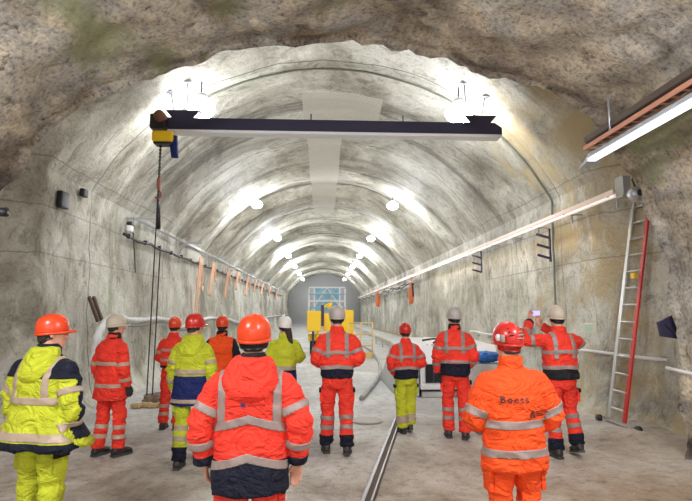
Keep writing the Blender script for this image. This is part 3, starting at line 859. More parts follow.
# blue sheet on a pale crate beside it
p = at(486, 369, 9.4)
bm = bmesh.new(); zt_ = at(486, 363, 9.4).z; box(bm, (0, 0, zt_ / 2), (.62, .5, zt_)); bevelled(bm, .02, 2)
for k in range(4): box(bm, (-.24 + .16 * k, -.26, zt_ * .5), (.03, .02, zt_ * .8))
o = obj('crate', bm, M_CONC, smooth=False); o.location = (p.x, 9.4, 0)
tag(o, 'pale ribbed crate standing right of the white vehicle', 'crate')
bm = bmesh.new(); bmesh.ops.create_icosphere(bm, subdivisions=4, radius=1)
for v_ in bm.verts:
    q = v_.co.copy(); v_.co = Vector((q.x * .32, q.y * .2, q.z * .10)) * (1 + .45 * fbm(q * 1.3 + Vector((1, 1, 1)), 3, 3))
o = obj('blue_sheet', bm, M_BLUETARP); o.location = (p.x, 9.4, zt_ + .115)
tag(o, 'crumpled blue plastic sheet lying on the pale crate', 'sheet')

# ------------------------------------------------------------------ yellow machine, railing, formwork gantry
YM = 22.0
def M(px, py): return at(px, py, YM)
c = M(330, 350)
t = thing('yellow_lift', 'yellow lifting platform machine standing in the middle of the tunnel', 'machine', (c.x, YM, 0))
def mbox(nm, x0, y0, x1, y1, dep, m_, dy=0, bev=.03):
    a_, b2 = M(x0, y0), M(x1, y1); bm = bmesh.new()
    box(bm, ((a_.x + b2.x) / 2 - c.x, dy, (a_.z + b2.z) / 2), (abs(b2.x - a_.x), dep, abs(a_.z - b2.z))); bevelled(bm, bev, 2)
    return obj(nm, bm, m_, t, smooth=False)
mbox('counterweight', 307.5, 311, 321, 331, .9, M_YPAINT)
mbox('body_panel', 323, 313, 331, 331, .7, M_YPAINT, .2)
mbox('counterweight', 341, 310, 353, 333, .9, M_YPAINT)
mbox('side_box', 341, 333, 356, 343, .7, M_YPAINT, .1)
mbox('chassis', 308, 334, 352, 341, 1.2, M_YPAINT, .7)
for x_ in (312, 316.5, 346): mbox('leg', x_, 331, x_ + 2.0, 347, .12, M_DSTEEL if x_ != 316.5 else M_YPAINT, -.2, .01)
mbox('mast', 321, 305, 324, 326, .16, M_DSTEEL, -.1, .01)
bm = bmesh.new(); a_ = M(322, 308); b2 = M(332, 303); bar(bm, (a_.x - c.x, 0, a_.z), (b2.x - c.x, .2, b2.z), .09); a_ = M(328, 309); bar(bm, (a_.x - c.x, 0, a_.z), (b2.x - c.x, .2, b2.z), .07); obj('boom', bm, M_YPAINT, t, smooth=False)
for x_ in (313, 349):
    bm = bmesh.new(); q = M(x_, 345).x - c.x; tube(bm, [(q - .14, .4, .30), (q + .14, .4, .30)], .30, 20); obj('wheel', bm, M_BLACKP, t)

gx0, gx1 = at(349, 350, 20.5).x, at(372.5, 350, 20.5).x
t = thing('guard_railing', 'pale yellow tubular guard railing beside the yellow machine', 'railing', (gx0, 20.5, 0))
M_PY = mat('pale yellow tube', (.72, .52, .20), .5)
for k in range(3):
    bm = bmesh.new(); q = (gx1 - gx0) * k / 2; tube(bm, [(q, 0, 0), (q, 0, 1.4)], .03, 8); obj('post', bm, M_PY, t)
for z_ in (1.4, .95, .5):
    bm = bmesh.new(); tube(bm, [(0, 0, z_), (gx1 - gx0, 0, z_)], .026, 8); obj('rail', bm, M_PY, t)
bm = bmesh.new(); box(bm, ((gx1 - gx0) / 2, 0, .12), (gx1 - gx0, .04, .22)); obj('toe_board', bm, M_PY, t, smooth=False)
# two long rails on the kerb of the bench
for (a_, b2), nm in zip(((ground(437, 364, .38), ground(376, 337, .38)), (ground(415, 338.5, .4), ground(372, 328, .4))), ('nearer', 'farther')):
    t = thing('kerb_rail', '%s of two ochre rails lying along the concrete bench on the right' % nm, 'rail', (a_.x, a_.y, 0), group='ochre rails on the bench')
    bm = bmesh.new(); D = Vector((b2.x - a_.x, b2.y - a_.y, 0)); bar(bm, Vector((0, 0, .40)), D + Vector((0, 0, .40)), .07, .09); obj('rail_beam', bm, mat('ochre rail', (.50, .36, .20), .5), t, smooth=False)
    for k in range(6):
        bm = bmesh.new(); q = D * (k / 5); bar(bm, q, q + Vector((0, 0, .4)), .06); obj('foot', bm, M_STEEL, t, smooth=False)

YG = 44.0
def G_(px, py): return at(px, py, YG)
gl_, gr_ = G_(309, 300).x, G_(345, 300).x; gt = G_(325, 287.5).z
t = thing('formwork_gantry', 'light blue steel formwork gantry filling the far end of the tunnel', 'gantry', ((gl_ + gr_) / 2, YG, 0))
W = gr_ - gl_
for k in range(4):
    bm = bmesh.new(); q = -W / 2 + W * [0, .15, .85, 1][k]; bar(bm, (q, 0, 0), (q, 0, gt * (.97 if k in (0, 3) else 1)), .14); obj('post', bm, M_WHITE, t, smooth=False)
for k in range(5):
    bm = bmesh.new(); z_ = 1.6 + (gt - 1.6) * k / 4; bar(bm, (-W / 2, -.05, z_), (W / 2, -.05, z_), .12); obj('cross_beam', bm, M_LBLUE if k % 2 else M_WHITE, t, smooth=False)
for k in range(4):
    for j in range(3):
        bm = bmesh.new(); z0_ = 1.75 + (gt - 1.6) * k / 4; x_ = -W * .35 + W * .7 * (j + .5) / 3
        box(bm, (x_, .12, z0_ + (gt - 1.6) / 8 - .08), (W * .7 / 3 - .08, .06, (gt - 1.6) / 4 - .16)); obj('panel', bm, M_LBLUE, t, smooth=False)
bm = bmesh.new(); bar(bm, (-W / 2, 0, 1.6), (0, 0, gt), .08); bar(bm, (W / 2, 0, 1.6), (0, 0, gt), .08); obj('brace', bm, M_WHITE, t, smooth=False)

# ------------------------------------------------------------------ people
def remesh(bm, voxel, smooth=4, fac=.5):
    bmesh.ops.recalc_face_normals(bm, faces=bm.faces)
    me = bpy.data.meshes.new('tmp'); bm.to_mesh(me); bm.free()
    o = bpy.data.objects.new('tmp', me); COL.objects.link(o)
    r = o.modifiers.new('r', 'REMESH'); r.mode = 'VOXEL'; r.voxel_size = voxel
    s = o.modifiers.new('s', 'SMOOTH'); s.iterations = smooth; s.factor = fac
    dg = bpy.context.evaluated_depsgraph_get()
    out = bpy.data.meshes.new_from_object(o.evaluated_get(dg))
    bpy.data.objects.remove(o); bpy.data.meshes.remove(me)
    return out
def chain(bm, pts, rad, seg=18, sub=5):
    """round-ended tapered tube through joints, bends smoothed"""
    P, Q = [], []
    for i in range(len(pts) - 1):
        for k in range(sub):
            f = k / sub; P.append(pts[i].lerp(pts[i + 1], f)); Q.append(rad[i] + (rad[i + 1] - rad[i]) * f)
    P.append(pts[-1].copy()); Q.append(rad[-1])
    for _ in range(2):
        P = [P[0]] + [(P[i - 1] + P[i] * 2 + P[i + 1]) / 4 for i in range(1, len(P) - 1)] + [P[-1]]
    tube(bm, P, Q, seg); return P
def seg_dist(p, a, b):
    d = b - a; t = max(0, min(1, (p - a).dot(d) / d.length_squared)); return (p - a - d * t).length, t

def patch(name, src, test, m, parent, off=.004, cuts=()):
    """a thin shell over the faces of src that pass test: a tape, a yoke, a hem"""
    bm = bmesh.new(); bm.from_mesh(src)
    for co, no, rad, warp in cuts:
        if warp:
            for v in bm.verts: v.co.z += warp(v.co)
        fs = [f for f in bm.faces if rad is None or (f.calc_center_median() - co).length < rad]
        es = {e for f in fs for e in f.edges}; vs = {v for f in fs for v in f.verts}
        bmesh.ops.bisect_plane(bm, geom=fs + list(es) + list(vs), plane_co=co, plane_no=no, dist=1e-5)
        if warp:
            for v in bm.verts: v.co.z -= warp(v.co)
    bm.normal_update()
    nrm = {v: v.normal.copy() for v in bm.verts}
    kill = [f for f in bm.faces if not test(f.calc_center_median())]
    if len(kill) == len(bm.faces): bm.free(); return None
    bmesh.ops.delete(bm, geom=kill, context='FACES')
    loose = [v for v in bm.verts if not v.link_faces]
    if loose: bmesh.ops.delete(bm, geom=loose, context='VERTS')
    for v in bm.verts: v.co += nrm.get(v, v.normal) * off
    be = [e for e in bm.edges if e.is_boundary]
    ex = bmesh.ops.extrude_edge_only(bm, edges=be)
    vmap = [g for g in ex['geom'] if isinstance(g, bmesh.types.BMVert)]
    bm.normal_update()
    for v in vmap:
        # push the skirt back towards the garment
        ns = [e.other_vert(v) for e in v.link_edges]
        base = [q for q in ns if q not in vmap]
        if base: v.co = base[0].co - nrm.get(base[0], base[0].normal) * (off * 1.6)
    return obj(name, bm, m, parent)

def folds(me, amp, seed, bend=()):
    """cloth folds: broad drape, slanted creases and tight wrinkles at the bends"""
    me.update()
    ns = [v.normal.copy() for v in me.vertices]
    so = Vector((seed * 3.1, seed * 1.7, seed * 2.3))
    for v, n in zip(me.vertices, ns):
        p = v.co
        k = 1.0
        for b, r in bend:
            d = (p - b).length / r
            if d < 1: k += 1.6 * (1 - d)
        w = p + Vector((noise.noise(p * 3 + so), noise.noise(p * 3 + so + Vector((4, 0, 0))), 0)) * .06
        a = 1 - abs(noise.noise(Vector((w.x * 5, w.y * 5, w.z * 11)) + so)) * 2.2
        b_ = noise.noise(Vector((w.x * 16 + w.z * 9, w.y * 16, w.z * 20)) + so)
        c = noise.noise(Vector((w.x * 4, w.y * 4, w.z * 3)) + so)
        v.co = p + n * amp * (k * (.75 * a + .45 * b_) + .9 * c)
    me.update()

def hand_bm(bm, wrist, d, n, L=.185, curl=.5, side=1, fat=1.0):
    """palm, four fingers of unequal length and a thumb; d = direction, n = palm normal, side = thumb side"""
    d = d.normalized(); n = (n - d * n.dot(d)).normalized(); t = d.cross(n).normalized() * side
    k = L / .185
    def P(a, b, c): return wrist + (d * a + t * b + n * c) * k
    rings = []
    for a, w, th in ((-.03, .027, .021), (.0, .029, .019), (.03, .038, .017), (.06, .042, .015), (.085, .040, .012)):
        rings.append([P(a, 0, 0) + (t * w * math.cos(q) + n * th * math.sin(q)) * k * fat for q in [2 * PI * j / 14 for j in range(14)]])
    loft(bm, rings)
    for i, (b, ln, st) in enumerate(((.031, .068, .080), (.011, .078, .086), (-.010, .072, .083), (-.030, .056, .075))):
        a = st; c = 0; ang = .15 + curl * .3; pts = [P(st - .03, b, 0)]; l = ln
        for s in (.45, .30, .25):
            pts.append(P(a, b, c)); a += l * s * math.cos(ang); c += l * s * math.sin(ang); ang += curl * (.8 + .08 * i)
        pts.append(P(a, b, c)); tube(bm, pts, [.0095 * k * fat, .0095 * k * fat, .0088 * k * fat, .0080 * k * fat, .006 * k * fat], 9)
    tube(bm, [P(.01, .015, .0), P(.030, .040, .012), P(.055, .055, .026), P(.078, .056, .038)], [.013 * k * fat, .012 * k * fat, .0100 * k * fat, .0075 * k * fat], 9)

def person(px, py, label, H=1.82, yaw=0, Y=None, **K):
    """stands with its feet at pixel (px, py), or at distance Y under column px when the feet are out of the frame"""
    if Y is None: g = ground(px, py)
    else:
        g = ground(px, 600); g = at(px, py, Y); g.z = 0
    S = H / 1.83
    root = thing('person', label, 'person', (g.x, g.y, 0), yaw)
    root.scale = (S, S, S)
    V = Vector
    seed = K.get('seed', px)
    bulk = K.get('bulk', 1.0)
    # ---- skeleton
    lean = K.get('lean', 0.0)
    sh = {-1: V((-.166 * bulk, -.005 + lean, 1.395)), 1: V((.166 * bulk, -.005 + lean, 1.395))}
    ar = {-1: K.get('armL', 'hang'), 1: K.get('armR', 'hang')}
    poses = {'hang': ((.238, -.03, 1.125), (.250, .06, .885)),
             'out': ((.268, -.05, 1.15), (.285, .02, .905)),
             'front': ((.262, -.06, 1.15), (.13, .17, 1.04)),
             'fold': ((.245, .0, 1.14), (.05, .23, 1.13)),
             'pocket': ((.262, -.07, 1.15), (.20, .07, .96)),
             'phone': ((.42, .05, 1.37), (.20, .34, 1.62)),
             'phoner': ((.32, .12, 1.33), (-.04, .38, 1.56))}
    el, wr = {}, {}
    for s in (-1, 1):
        p = ar[s]; p = poses[p] if isinstance(p, str) else p
        el[s] = V((p[0][0] * s, p[0][1] + lean, p[0][2])); wr[s] = V((p[1][0] * s, p[1][1] + lean, p[1][2]))
        if K.get('bulk'): el[s].x *= bulk; 
    feet = K.get('feet', ((-.115, 0, 0), (.115, 0, 0)))
    hip, kn, an = {}, {}, {}
    for s, f in zip((-1, 1), feet):
        hip[s] = V((.082 * s, 0, .93)); an[s] = V((f[0], f[1] - .02, .11 + f[2]))
        kn[s] = (hip[s] + an[s]) / 2 + V((.012 * s, .035 + max(0, f[2]) * .8, .02))
    neck = V((0, .0 + lean, 1.47)); hc = V((0, .035 + lean, 1.665))
    hy, hp_ = K.get('head', (0, 0))
    HR = Matrix.Rotation(hy, 4, 'Z') @ Matrix.Rotation(hp_, 4, 'X')
    def hd(x, y, z): return hc + HR.to_3x3() @ V((x, y, z))
    # ---- body: one continuous mesh with head and bare hands
    bm = bmesh.new()
    tors = [(.90, .135, .095), (1.05, .12, .09), (1.2, .14, .10), (1.34, .155, .10), (1.42, .13, .08), (1.475, .06, .06)]
    loft(bm, [ell(0, lean * max(0, (z - .9) / .5), z, a, b, 20, 2.2) for z, a, b in tors])
    chain(bm, [V((0, -.005 + lean, 1.42)), V((0, .005 + lean, 1.52)), hc + V((0, -.012, -.04))], [.062, .056, .056])
    for s in (-1, 1):
        chain(bm, [V((0, lean, 1.40)), sh[s], el[s], wr[s]], [.05, .055, .043, .029], 12)
        chain(bm, [V((.03 * s, 0, .95)), hip[s], kn[s], an[s]], [.08, .082, .055, .040], 12)
    rg = []
    for z, a, b, cy in ((-.128, .020, .022, .055), (-.115, .038, .045, .04), (-.09, .052, .066, .022), (-.05, .064, .083, .008), (0, .073, .094, .0), (.05, .076, .098, -.002), (.085, .068, .088, -.004), (.112, .045, .058, -.005), (.122, .015, .02, -.005)):
        rg.append([hc + HR.to_3x3() @ q for q in ell(0, cy, z, a, b, 20, 2.1)])
    loft(bm, rg)
    tube(bm, [hd(0, .088, .015), hd(0, .108, -.022), hd(0, .112, -.038), hd(0, .092, -.045)], [.009, .012, .015, .010], 8)   # nose
    for s in (-1, 1):
        m3 = Matrix.Translation(hd(.078 * s, -.005, -.012)) @ HR @ Matrix.Rotation(.35 * s, 4, 'Z') @ Matrix.Diagonal((.010, .020, .032, 1))
        bmesh.ops.create_uvsphere(bm, u_segments=10, v_segments=8, radius=1, matrix=m3)        # ears
        tube(bm, [hd(.012 * s, .093, .022), hd(.035 * s, .088, .028), hd(.055 * s, .070, .02)], .007, 6)   # brow
    tube(bm, [hd(-.024, .083, -.075), hd(0, .094, -.073), hd(.024, .083, -.075)], .008, 6)      # lips
    tube(bm, [hd(-.02, .083, -.086), hd(0, .092, -.087), hd(.02, .083, -.086)], .008, 6)
    gloves = K.get('gloves', False)
    for s in (-1, 1):
        d = (wr[s] - el[s]).normalized()
        n = V((-s, .15, 0)) if ar[s] in ('hang', 'out', 'pocket') else V((0, -.3, -1))
        if ar[s] in ('phone', 'phoner'): n = V((-s * .3, -.8, .2)); d = V((-s * .15, .25, .9))
        hand_bm(bm, wr[s] + (wr[s] - el[s]).normalized() * .01, d, n, .18, K.get('curl', .55), s if ar[s] != 'x' else s)
    body = obj('body', remesh(bm, .0078, 3, .4), M_SKIN, root)
    bm = bmesh.new()
    for s in (-1, 1): ball(bm, hd(.031 * s, .080, .006), .0125, 10)
    obj('eyes', bm, M_EYE, body)
    if gloves:
        for s in (-1, 1):
            bm = bmesh.new(); d = (wr[s] - el[s]).normalized(); n = V((-s, .15, 0)) if ar[s] in ('hang', 'out', 'pocket') else V((0, -.3, -1))
            hand_bm(bm, wr[s] + d * .01, d, n, .19, K.get('curl', .55), s, 1.28)
            obj('glove', remesh(bm, .006, 2), M_GLOVE, root)
    # ---- trousers
    tm = K.get('trousers', M_ORANGE)
    if K.get('legs', True):
        bm = bmesh.new()
        loft(bm, [ell(0, 0, z, a, b, 26, 2.3) for z, a, b in ((.80, .145, .115), (.86, .172, .13), (.95, .175, .13), (1.04, .16, .12), (1.08, .155, .115))])
        fl = K.get('flare', 1.0)
        for s in (-1, 1):
            end = an[s].lerp(kn[s], -.02)
            chain(bm, [hip[s] + V((0, 0, .0)), (hip[s] + kn[s]) / 2 + V((.005 * s, 0, 0)), kn[s], an[s].lerp(kn[s], .45), end], [.100, .094, .080 * fl, .078 * fl, .075 * fl], 20)
        me = remesh(bm, .0125, 5)
        folds(me, .011, seed + 1, [(kn[-1], .16), (kn[1], .16), (an[-1], .18), (an[1], .18)])
        tr = obj('trousers', me, tm, root)
        def leg_of(p): return -1 if seg_dist(p, hip[-1], an[-1])[0] < seg_dist(p, hip[1], an[1])[0] else 1
        for s in (-1, 1):
            ax_ = (an[s] - kn[s]); L = ax_.length; ax_.normalize()
            for (a, b, m_, nm) in K.get('leg_bands', ((.30, .44, M_TAPE, 'reflective_band'), (.62, .76, M_TAPE, 'reflective_band'))):
                pa, pb = kn[s] + ax_ * (a * L), kn[s] + ax_ * (b * L)
                def tst(p, s=s, pa=pa, pb=pb, ax_=ax_): return leg_of(p) == s and (p - pa).dot(ax_) > 0 and (p - pb).dot(ax_) < 0
                patch(nm, me, tst, m_, tr, .004, [(pa, ax_, .22, None), (pb, ax_, .22, None)])
        if K.get('pockets', True):
            for s in (-1, 1):
                c = (hip[s] + kn[s]) / 2 + V((.10 * s, 0, -.03))
                m_ = K.get('pocket_mat', M_BLACK)
                bm = bmesh.new(); box(bm, c, (.035, .12, .15)); bevelled(bm, .012, 3)
                pk = obj('pocket', bm, tm, tr)
                bm = bmesh.new(); box(bm, c + V((.012 * s, -.004, .06)), (.03, .135, .05)); bevelled(bm, .01, 2); obj('pocket_flap', bm, m_, pk)
        # ---- boots
        for s in (-1, 1):
            a = an[s]; f = feet[0 if s < 0 else 1]
            pitch = -f[2] * 5.0 if f[2] > 0 else 0
            RM = Matrix.Translation(a) @ Matrix.Rotation(.12 * -s, 4, 'Z') @ Matrix.Rotation(max(-.9, pitch), 4, 'X')
            bm = bmesh.new()
            loft(bm, [[RM @ q for q in ell(0, cy, z, rx, ry, 18, 2.2)] for z, rx, ry, cy in ((K.get('boot_top', .10), .060, .066, 0), (.04, .056, .062, 0), (-.02, .050, .065, .005), (-.06, .050, .08, .01), (-.085, .05, .085, .01))])
            secs = ((-.085, .030, .03), (-.07, .042, .045), (-.02, .046, .05), (.05, .047, .046), (.11, .052, .036), (.16, .048, .030), (.195, .032, .022), (.205, .015, .012))
            loft(bm, [[RM @ V((w * math.cos(q), y, -.088 + h_ + h_ * math.sin(q))) for q in [2 * PI * j / 16 for j in range(16)]] for y, w, h_ in secs])
            bt = obj('boot', remesh(bm, .009, 2), K.get('boot_mat', M_BOOT), root)
            bm = bmesh.new()
            out = [(-.036, -.085), (.036, -.085), (.046, -.04), (.044, .04), (.056, .11), (.048, .175), (.022, .208), (-.022, .208), (-.048, .175), (-.056, .11), (-.044, .04), (-.046, -.04)]
            loft(bm, [[RM @ V((x, y, z)) for x, y in out] for z in (-.109, -.082)])
            obj('sole', bm, M_SOLE, bt, smooth=False)
    # ---- jacket
    jm = K.get('jacket', M_ORANGE); hem = K.get('hem', .84); hw_ = K.get('hem_w', .195) ; fl_ = K.get('hem_flare', 0)
    sr = K.get('sleeve', .071)
    bm = bmesh.new()
    def ruffle(a): return fl_ * (.06 * math.sin(5 * a + seed) + .03 * math.sin(11 * a))
    rings = [(hem, hw_, .160 + fl_ * .08), (hem + .02, hw_ + .004, .162 + fl_ * .08), ((hem + 1.1) / 2, hw_ * .5 + .094, .150 + fl_ * .03), (1.10, .190, .142), (1.22, .196, .146), (1.32, .200, .146), (1.385, .188, .130), (1.425, .158, .110), (1.462, .115, .092), (1.49, .080, .080)]
    loft(bm, [ell(0, (lean * max(0, min(1, (z - .9) / .5))) + .0, z, a * bulk, b, 36, 2.35, fn=ruffle if i < 3 and fl_ else None) for i, (z, a, b) in enumerate(rings)])
    col = K.get('collar', .062)
    loft(bm, [ell(0, .008 + lean, z, r_, r_ * 1.02, 24, 2) for z, r_ in ((1.43, .10), (1.49, .085), (1.49 + col, .080), (1.495 + col, .074))])
    for s in (-1, 1):
        cuff = wr[s].lerp(el[s], .06)
        chain(bm, [V((.08 * s, lean, 1.39)), sh[s] + V((0, 0, -.008)), (sh[s] + el[s]) / 2 + V((.004 * s, 0, 0)), el[s], (el[s] + cuff) / 2, cuff], [.075, sr + .006, sr + .002, sr * .95, sr * .84, sr * .72], 20, 4)
    vox = K.get('voxel', .0125)
    me = remesh(bm, vox, 4)
    folds(me, K.get('fold', .013), seed, [(el[-1], .18), (el[1], .18), (V((0, 0, 1.02)), .22)])
    vest = K.get('vest')
    jk = obj('jacket', me, jm if not vest else vest, root)
    arm_cuff = {s: wr[s].lerp(el[s], .06) for s in (-1, 1)}
    def limb(p):
        """0 torso, -1 left arm, 1 right arm"""
        best = 0; dt = .0
        if p.z < hem - .01: dt = .02
        q = p - V((0, lean, 0)); e = ((abs(q.x) / (.186 * bulk)) ** 2.3 + (abs(q.y) / .148) ** 2.3) ** (1 / 2.3) - 1
        dt = e * .15 if p.z < 1.47 else .0
        for s in (-1, 1):
            d1, t1 = seg_dist(p, sh[s], el[s]); d2, _ = seg_dist(p, el[s], arm_cuff[s])
            d = min(d1, d2) - sr
            if p.z > 1.34 and abs(p.x) < .155 * bulk: continue
            if d < dt - .004: dt = d; best = s
        return best
    UPV = V((0, 0, 1))
    if vest:
        patch('vest', me, lambda p: limb(p) == 0 and abs(p.x) < .20, jm, jk, .008)
    hb = K.get('hem_band', None)       # (z0, z1, material): coloured lower panel(s)
    for (z0, z1, m_, nm) in K.get('panels', ()):
        cr = K.get('panel_arc', 0)
        wf = (lambda p: cr * (p.x / .2) ** 2) if cr else None
        def tst(p, z0=z0, z1=z1):
            z = p.z + (wf(p) if wf else 0); return z0 < z < z1 and limb(p) == 0
        patch(nm, me, tst, m_, jk, .0025, [(V((0, 0, z)), UPV, None, wf) for z in (z0, z1)])
    tp = K.get('tape', M_TAPE)
    ch = K.get('chevron', 0.0)
    wf = (lambda p: ch * abs(p.x) ) if ch else None
    off = K.get('strap_x', .115)
    for (z0, z1) in K.get('bands', ((1.14, 1.19), (.95, 1.00))):
        def tst(p, z0=z0, z1=z1):
            z = p.z + (wf(p) if wf else 0); return z0 < z < z1 and limb(p) == 0
        patch('reflective_band', me, tst, tp, jk, .006, [(V((0, 0, z)), UPV, None, wf) for z in (z0, z1)])
    if K.get('straps', True):
        zb_ = K.get('strap_bottom', 1.17)
        for s in (-1, 1):
            def tst(p, s=s): return abs(p.x * s - off) < .025 and p.z > zb_ and (limb(p) == 0 or p.z > 1.38) and p.z < 1.485
            patch('reflective_strap', me, tst, tp, jk, .0045, [(V(((off + q) * s, 0, 0)), V((1, 0, 0)), None, None) for q in (-.025, .025)])
    for s in (-1, 1):
        for (bone, a, w) in K.get('sleeve_bands', ((0, .62, .045), (1, .45, .045))):
            A_, B_ = (sh[s], el[s]) if bone == 0 else (el[s], arm_cuff[s])
            ax_ = (B_ - A_); L = ax_.length; ax_.normalize(); c = A_ + ax_ * (a * L)
            pa, pb = c - ax_ * (w / 2), c + ax_ * (w / 2)
            def tst(p, s=s, pa=pa, pb=pb, ax_=ax_, c=c): return limb(p) == s and (p - pa).dot(ax_) > 0 and (p - pb).dot(ax_) < 0 and (p - c).length < .16
            patch('reflective_band', me, tst, tp, jk, .006, [(pa, ax_, .2, None), (pb, ax_, .2, None)])
        if K.get('cuff'):
            A_, B_ = el[s], arm_cuff[s]; ax_ = (B_ - A_).normalized(); pa = B_ - ax_ * .055
            patch('cuff', me, lambda p, s=s, pa=pa, ax_=ax_: limb(p) == s and (p - pa).dot(ax_) > 0 and seg_dist(p, el[s], arm_cuff[s])[0] < .12, K['cuff'], jk, .004, [(pa, ax_, .2, None)])
        if K.get('yoke'):
            patch('shoulder_panel', me, lambda p, s=s: p.x * s > .06 and (p.z > 1.33 or (limb(p) == s and p.y < 5 and p.z > .9 and p.y > sh[s].y - .02)), K['yoke'], jk, .003, [(V((.06 * s, 0, 0)), V((1, 0, 0)), None, None), (V((0, 0, 1.33)), UPV, None, None)])
    bvh = BVHTree.FromPolygons([v.co[:] for v in me.vertices], [p.vertices[:] for p in me.polygons])
    if K.get('hood'):
        bm = bmesh.new()
        hs = K.get('hood_size', 1.0)
        loft(bm, [ell(0, -.035 + lean + y, z, a * hs, b * hs, 24, 2.2) for z, a, b, y in ((1.30, .055, .02, -.105), (1.33, .105, .045, -.095), (1.38, .145, .075, -.065), (1.44, .155, .095, -.03), (1.50, .135, .10, -.0), (1.545, .112, .095, .02), (1.56, .095, .08, .03))])
        m2 = remesh(bm, .0115, 5); folds(m2, .009, seed + 5)
        obj('hood', m2, K['hood'], jk)
    if K.get('neck_wrap'):
        bm = bmesh.new(); loft(bm, [ell(0, .01 + lean, z, r_, r_, 20, 2) for z, r_ in ((1.46, .085), (1.50, .092), (1.55, .086), (1.58, .074))])
        m2 = remesh(bm, .01, 3); folds(m2, .006, seed + 8); obj('neck_wrap', m2, K['neck_wrap'], root)
    # ---- hair under the helmet
    hm = K.get('hair', M_HAIR)
    bm = bmesh.new()
    rg = []
    for z, a, b, cy in ((-.075, .055, .040, -.052), (-.05, .066, .055, -.045), (0, .080, .075, -.030), (.05, .082, .085, -.018), (.09, .07, .08, -.012)):
        rg.append([hc + HR.to_3x3() @ q for q in ell(0, cy, z, a, b, 20, 2.1)])
    loft(bm, rg)
    if K.get('long_hair'):
        chain(bm, [hd(.02, -.07, -.02), hd(.035, -.10, -.12), hd(.045, -.125, -.22), hd(.07, -.135, -.34), hd(.085, -.13, -.44)], [.05, .05, .042, .03, .012], 12)
    m2 = remesh(bm, .009, 2); folds(m2, .004, seed + 11); obj('hair', m2, hm, root)
    # ---- hard hat
    htm = K.get('hat', M_HATO); hs = K.get('hat_size', .96)
    HM = Matrix.Translation(hc) @ HR @ Matrix.Rotation(K.get('hat_tilt', .10), 4, 'X') @ Matrix.Diagonal((hs, hs, hs, 1))
    hat = bpy.data.objects.new('hard_hat', None)
    prof = [(.022, .108, .134), (.045, .108, .134), (.075, .105, .130), (.105, .096, .118), (.132, .079, .097), (.150, .054, .067), (.160, .025, .03), (.162, .004, .005)]
    bm = bmesh.new()
    seg = 40; rows = []
    for z, a, b in [(-.004, .104, .130)] + prof:
        row = []
        for k in range(seg):
            q = 2 * PI * k / seg; r_ = 1 + (.0)
            # raised centre ribs
            x = a * math.cos(q); y = b * math.sin(q)
            zz = z
            if z > .05:
                for cx, w_ in ((0, .014), (-.034, .008), (.034, .008)):
                    zz += .0065 * math.exp(-((x - cx) / w_) ** 2)
            row.append(HM @ V((x, y, zz)))
        rows.append(row)
    loft(bm, rows)
    hat = obj('hard_hat', bm, htm, root)
    bm = bmesh.new(); rows = []
    for ins, z in ((-.004, .030), (0, .022), (-.0, .014), (-.006, .010)):
        row = []
        for k in range(seg):
            q = 2 * PI * k / seg; f = max(0, math.sin(q)); vis = (.052 * f ** 1.6 + .007) * (.25 if K.get('vents') else 1)
            a = .108 + vis * .2 + ins; b = .134 + vis + ins
            row.append(HM @ V((a * math.cos(q), b * math.sin(q), z - .022 - .006 * f)))
        rows.append(row)
    loft(bm, rows); obj('brim', bm, htm, hat)
    bm = bmesh.new(); rows = []
    for z, e in ((-.006, .0), (-.03, -.004), (-.052, -.010)):
        rows.append([HM @ V(((.098 + e) * math.cos(q), (.114 + e) * math.sin(q) - .004, z)) for q in [PI + PI * k / 20 for k in range(21)]])
    vs = [[bm.verts.new(p) for p in r] for r in rows]
    for a, b in zip(vs, vs[1:]):
        for k in range(20): bm.faces.new((a[k], a[k + 1], b[k + 1], b[k]))
    r = bmesh.ops.solidify(bm, geom=list(bm.faces), thickness=.006)
    obj('headband', bm, K.get('headband', M_BLACKP), hat)
    if K.get('vents'):
        for s in (-1, 1):
            for k in range(3):
                bm = bmesh.new(); p = HM @ V((s * .045, -.118 + .02 * k, .075 + .022 * k)); box(bm, p, (.035, .02, .008), Matrix.Rotation(-.6, 4, 'X')); bevelled(bm, .003, 1)
                obj('vent', bm, M_BLACKP, hat)
        bm = bmesh.new(); tube(bm, [HM @ V((-.112, -.045, .05)), HM @ V((-.122, -.045, .05))], .026, 14); q = obj('sticker', bm, M_WHITE, hat)
        bm = bmesh.new(); box(bm, HM @ V((-.104, -.088, .05)), (.03, .03, .055), Matrix.Rotation(-.75, 4, 'Z')); bevelled(bm, .004, 1); obj('sticker', bm, M_TAPE, hat)
        for z_ in (.055, .080, .103):
            bm = bmesh.new(); zz = z_; yb = -.139 * math.sqrt(max(0, 1 - (zz / .165) ** 2.2)); box(bm, HM @ V((.02, yb + .0, zz)), (.055, .016, .010)); bevelled(bm, .003, 1); obj('sticker', bm, M_TAPE, hat)
    if K.get('text'):
        for body_txt, x0, z0, size in K['text']:
            cu = bpy.data.curves.new('lettering', 'FONT'); cu.body = body_txt; cu.size = size; cu.space_character = 1.35; cu.offset = .0012
            o = bpy.data.objects.new('tmp', cu); COL.objects.link(o)
            dg = bpy.context.evaluated_depsgraph_get(); tme = bpy.data.meshes.new_from_object(o.evaluated_get(dg)); bpy.data.objects.remove(o)
            bm = bmesh.new(); bm.from_mesh(tme)
            bmesh.ops.subdivide_edges(bm, edges=[e for e in bm.edges if e.calc_length() > .02], cuts=2)
            for v in bm.verts:
                x, z = v.co.x + x0, v.co.y + z0
                h_ = bvh.ray_cast(V((x, -1, z)), V((0, 1, 0)))
                v.co = V((x, (h_[0].y if h_[0] else -.15) - .013, z))
            obj('lettering', bm, M_BLACKP, jk, smooth=False)
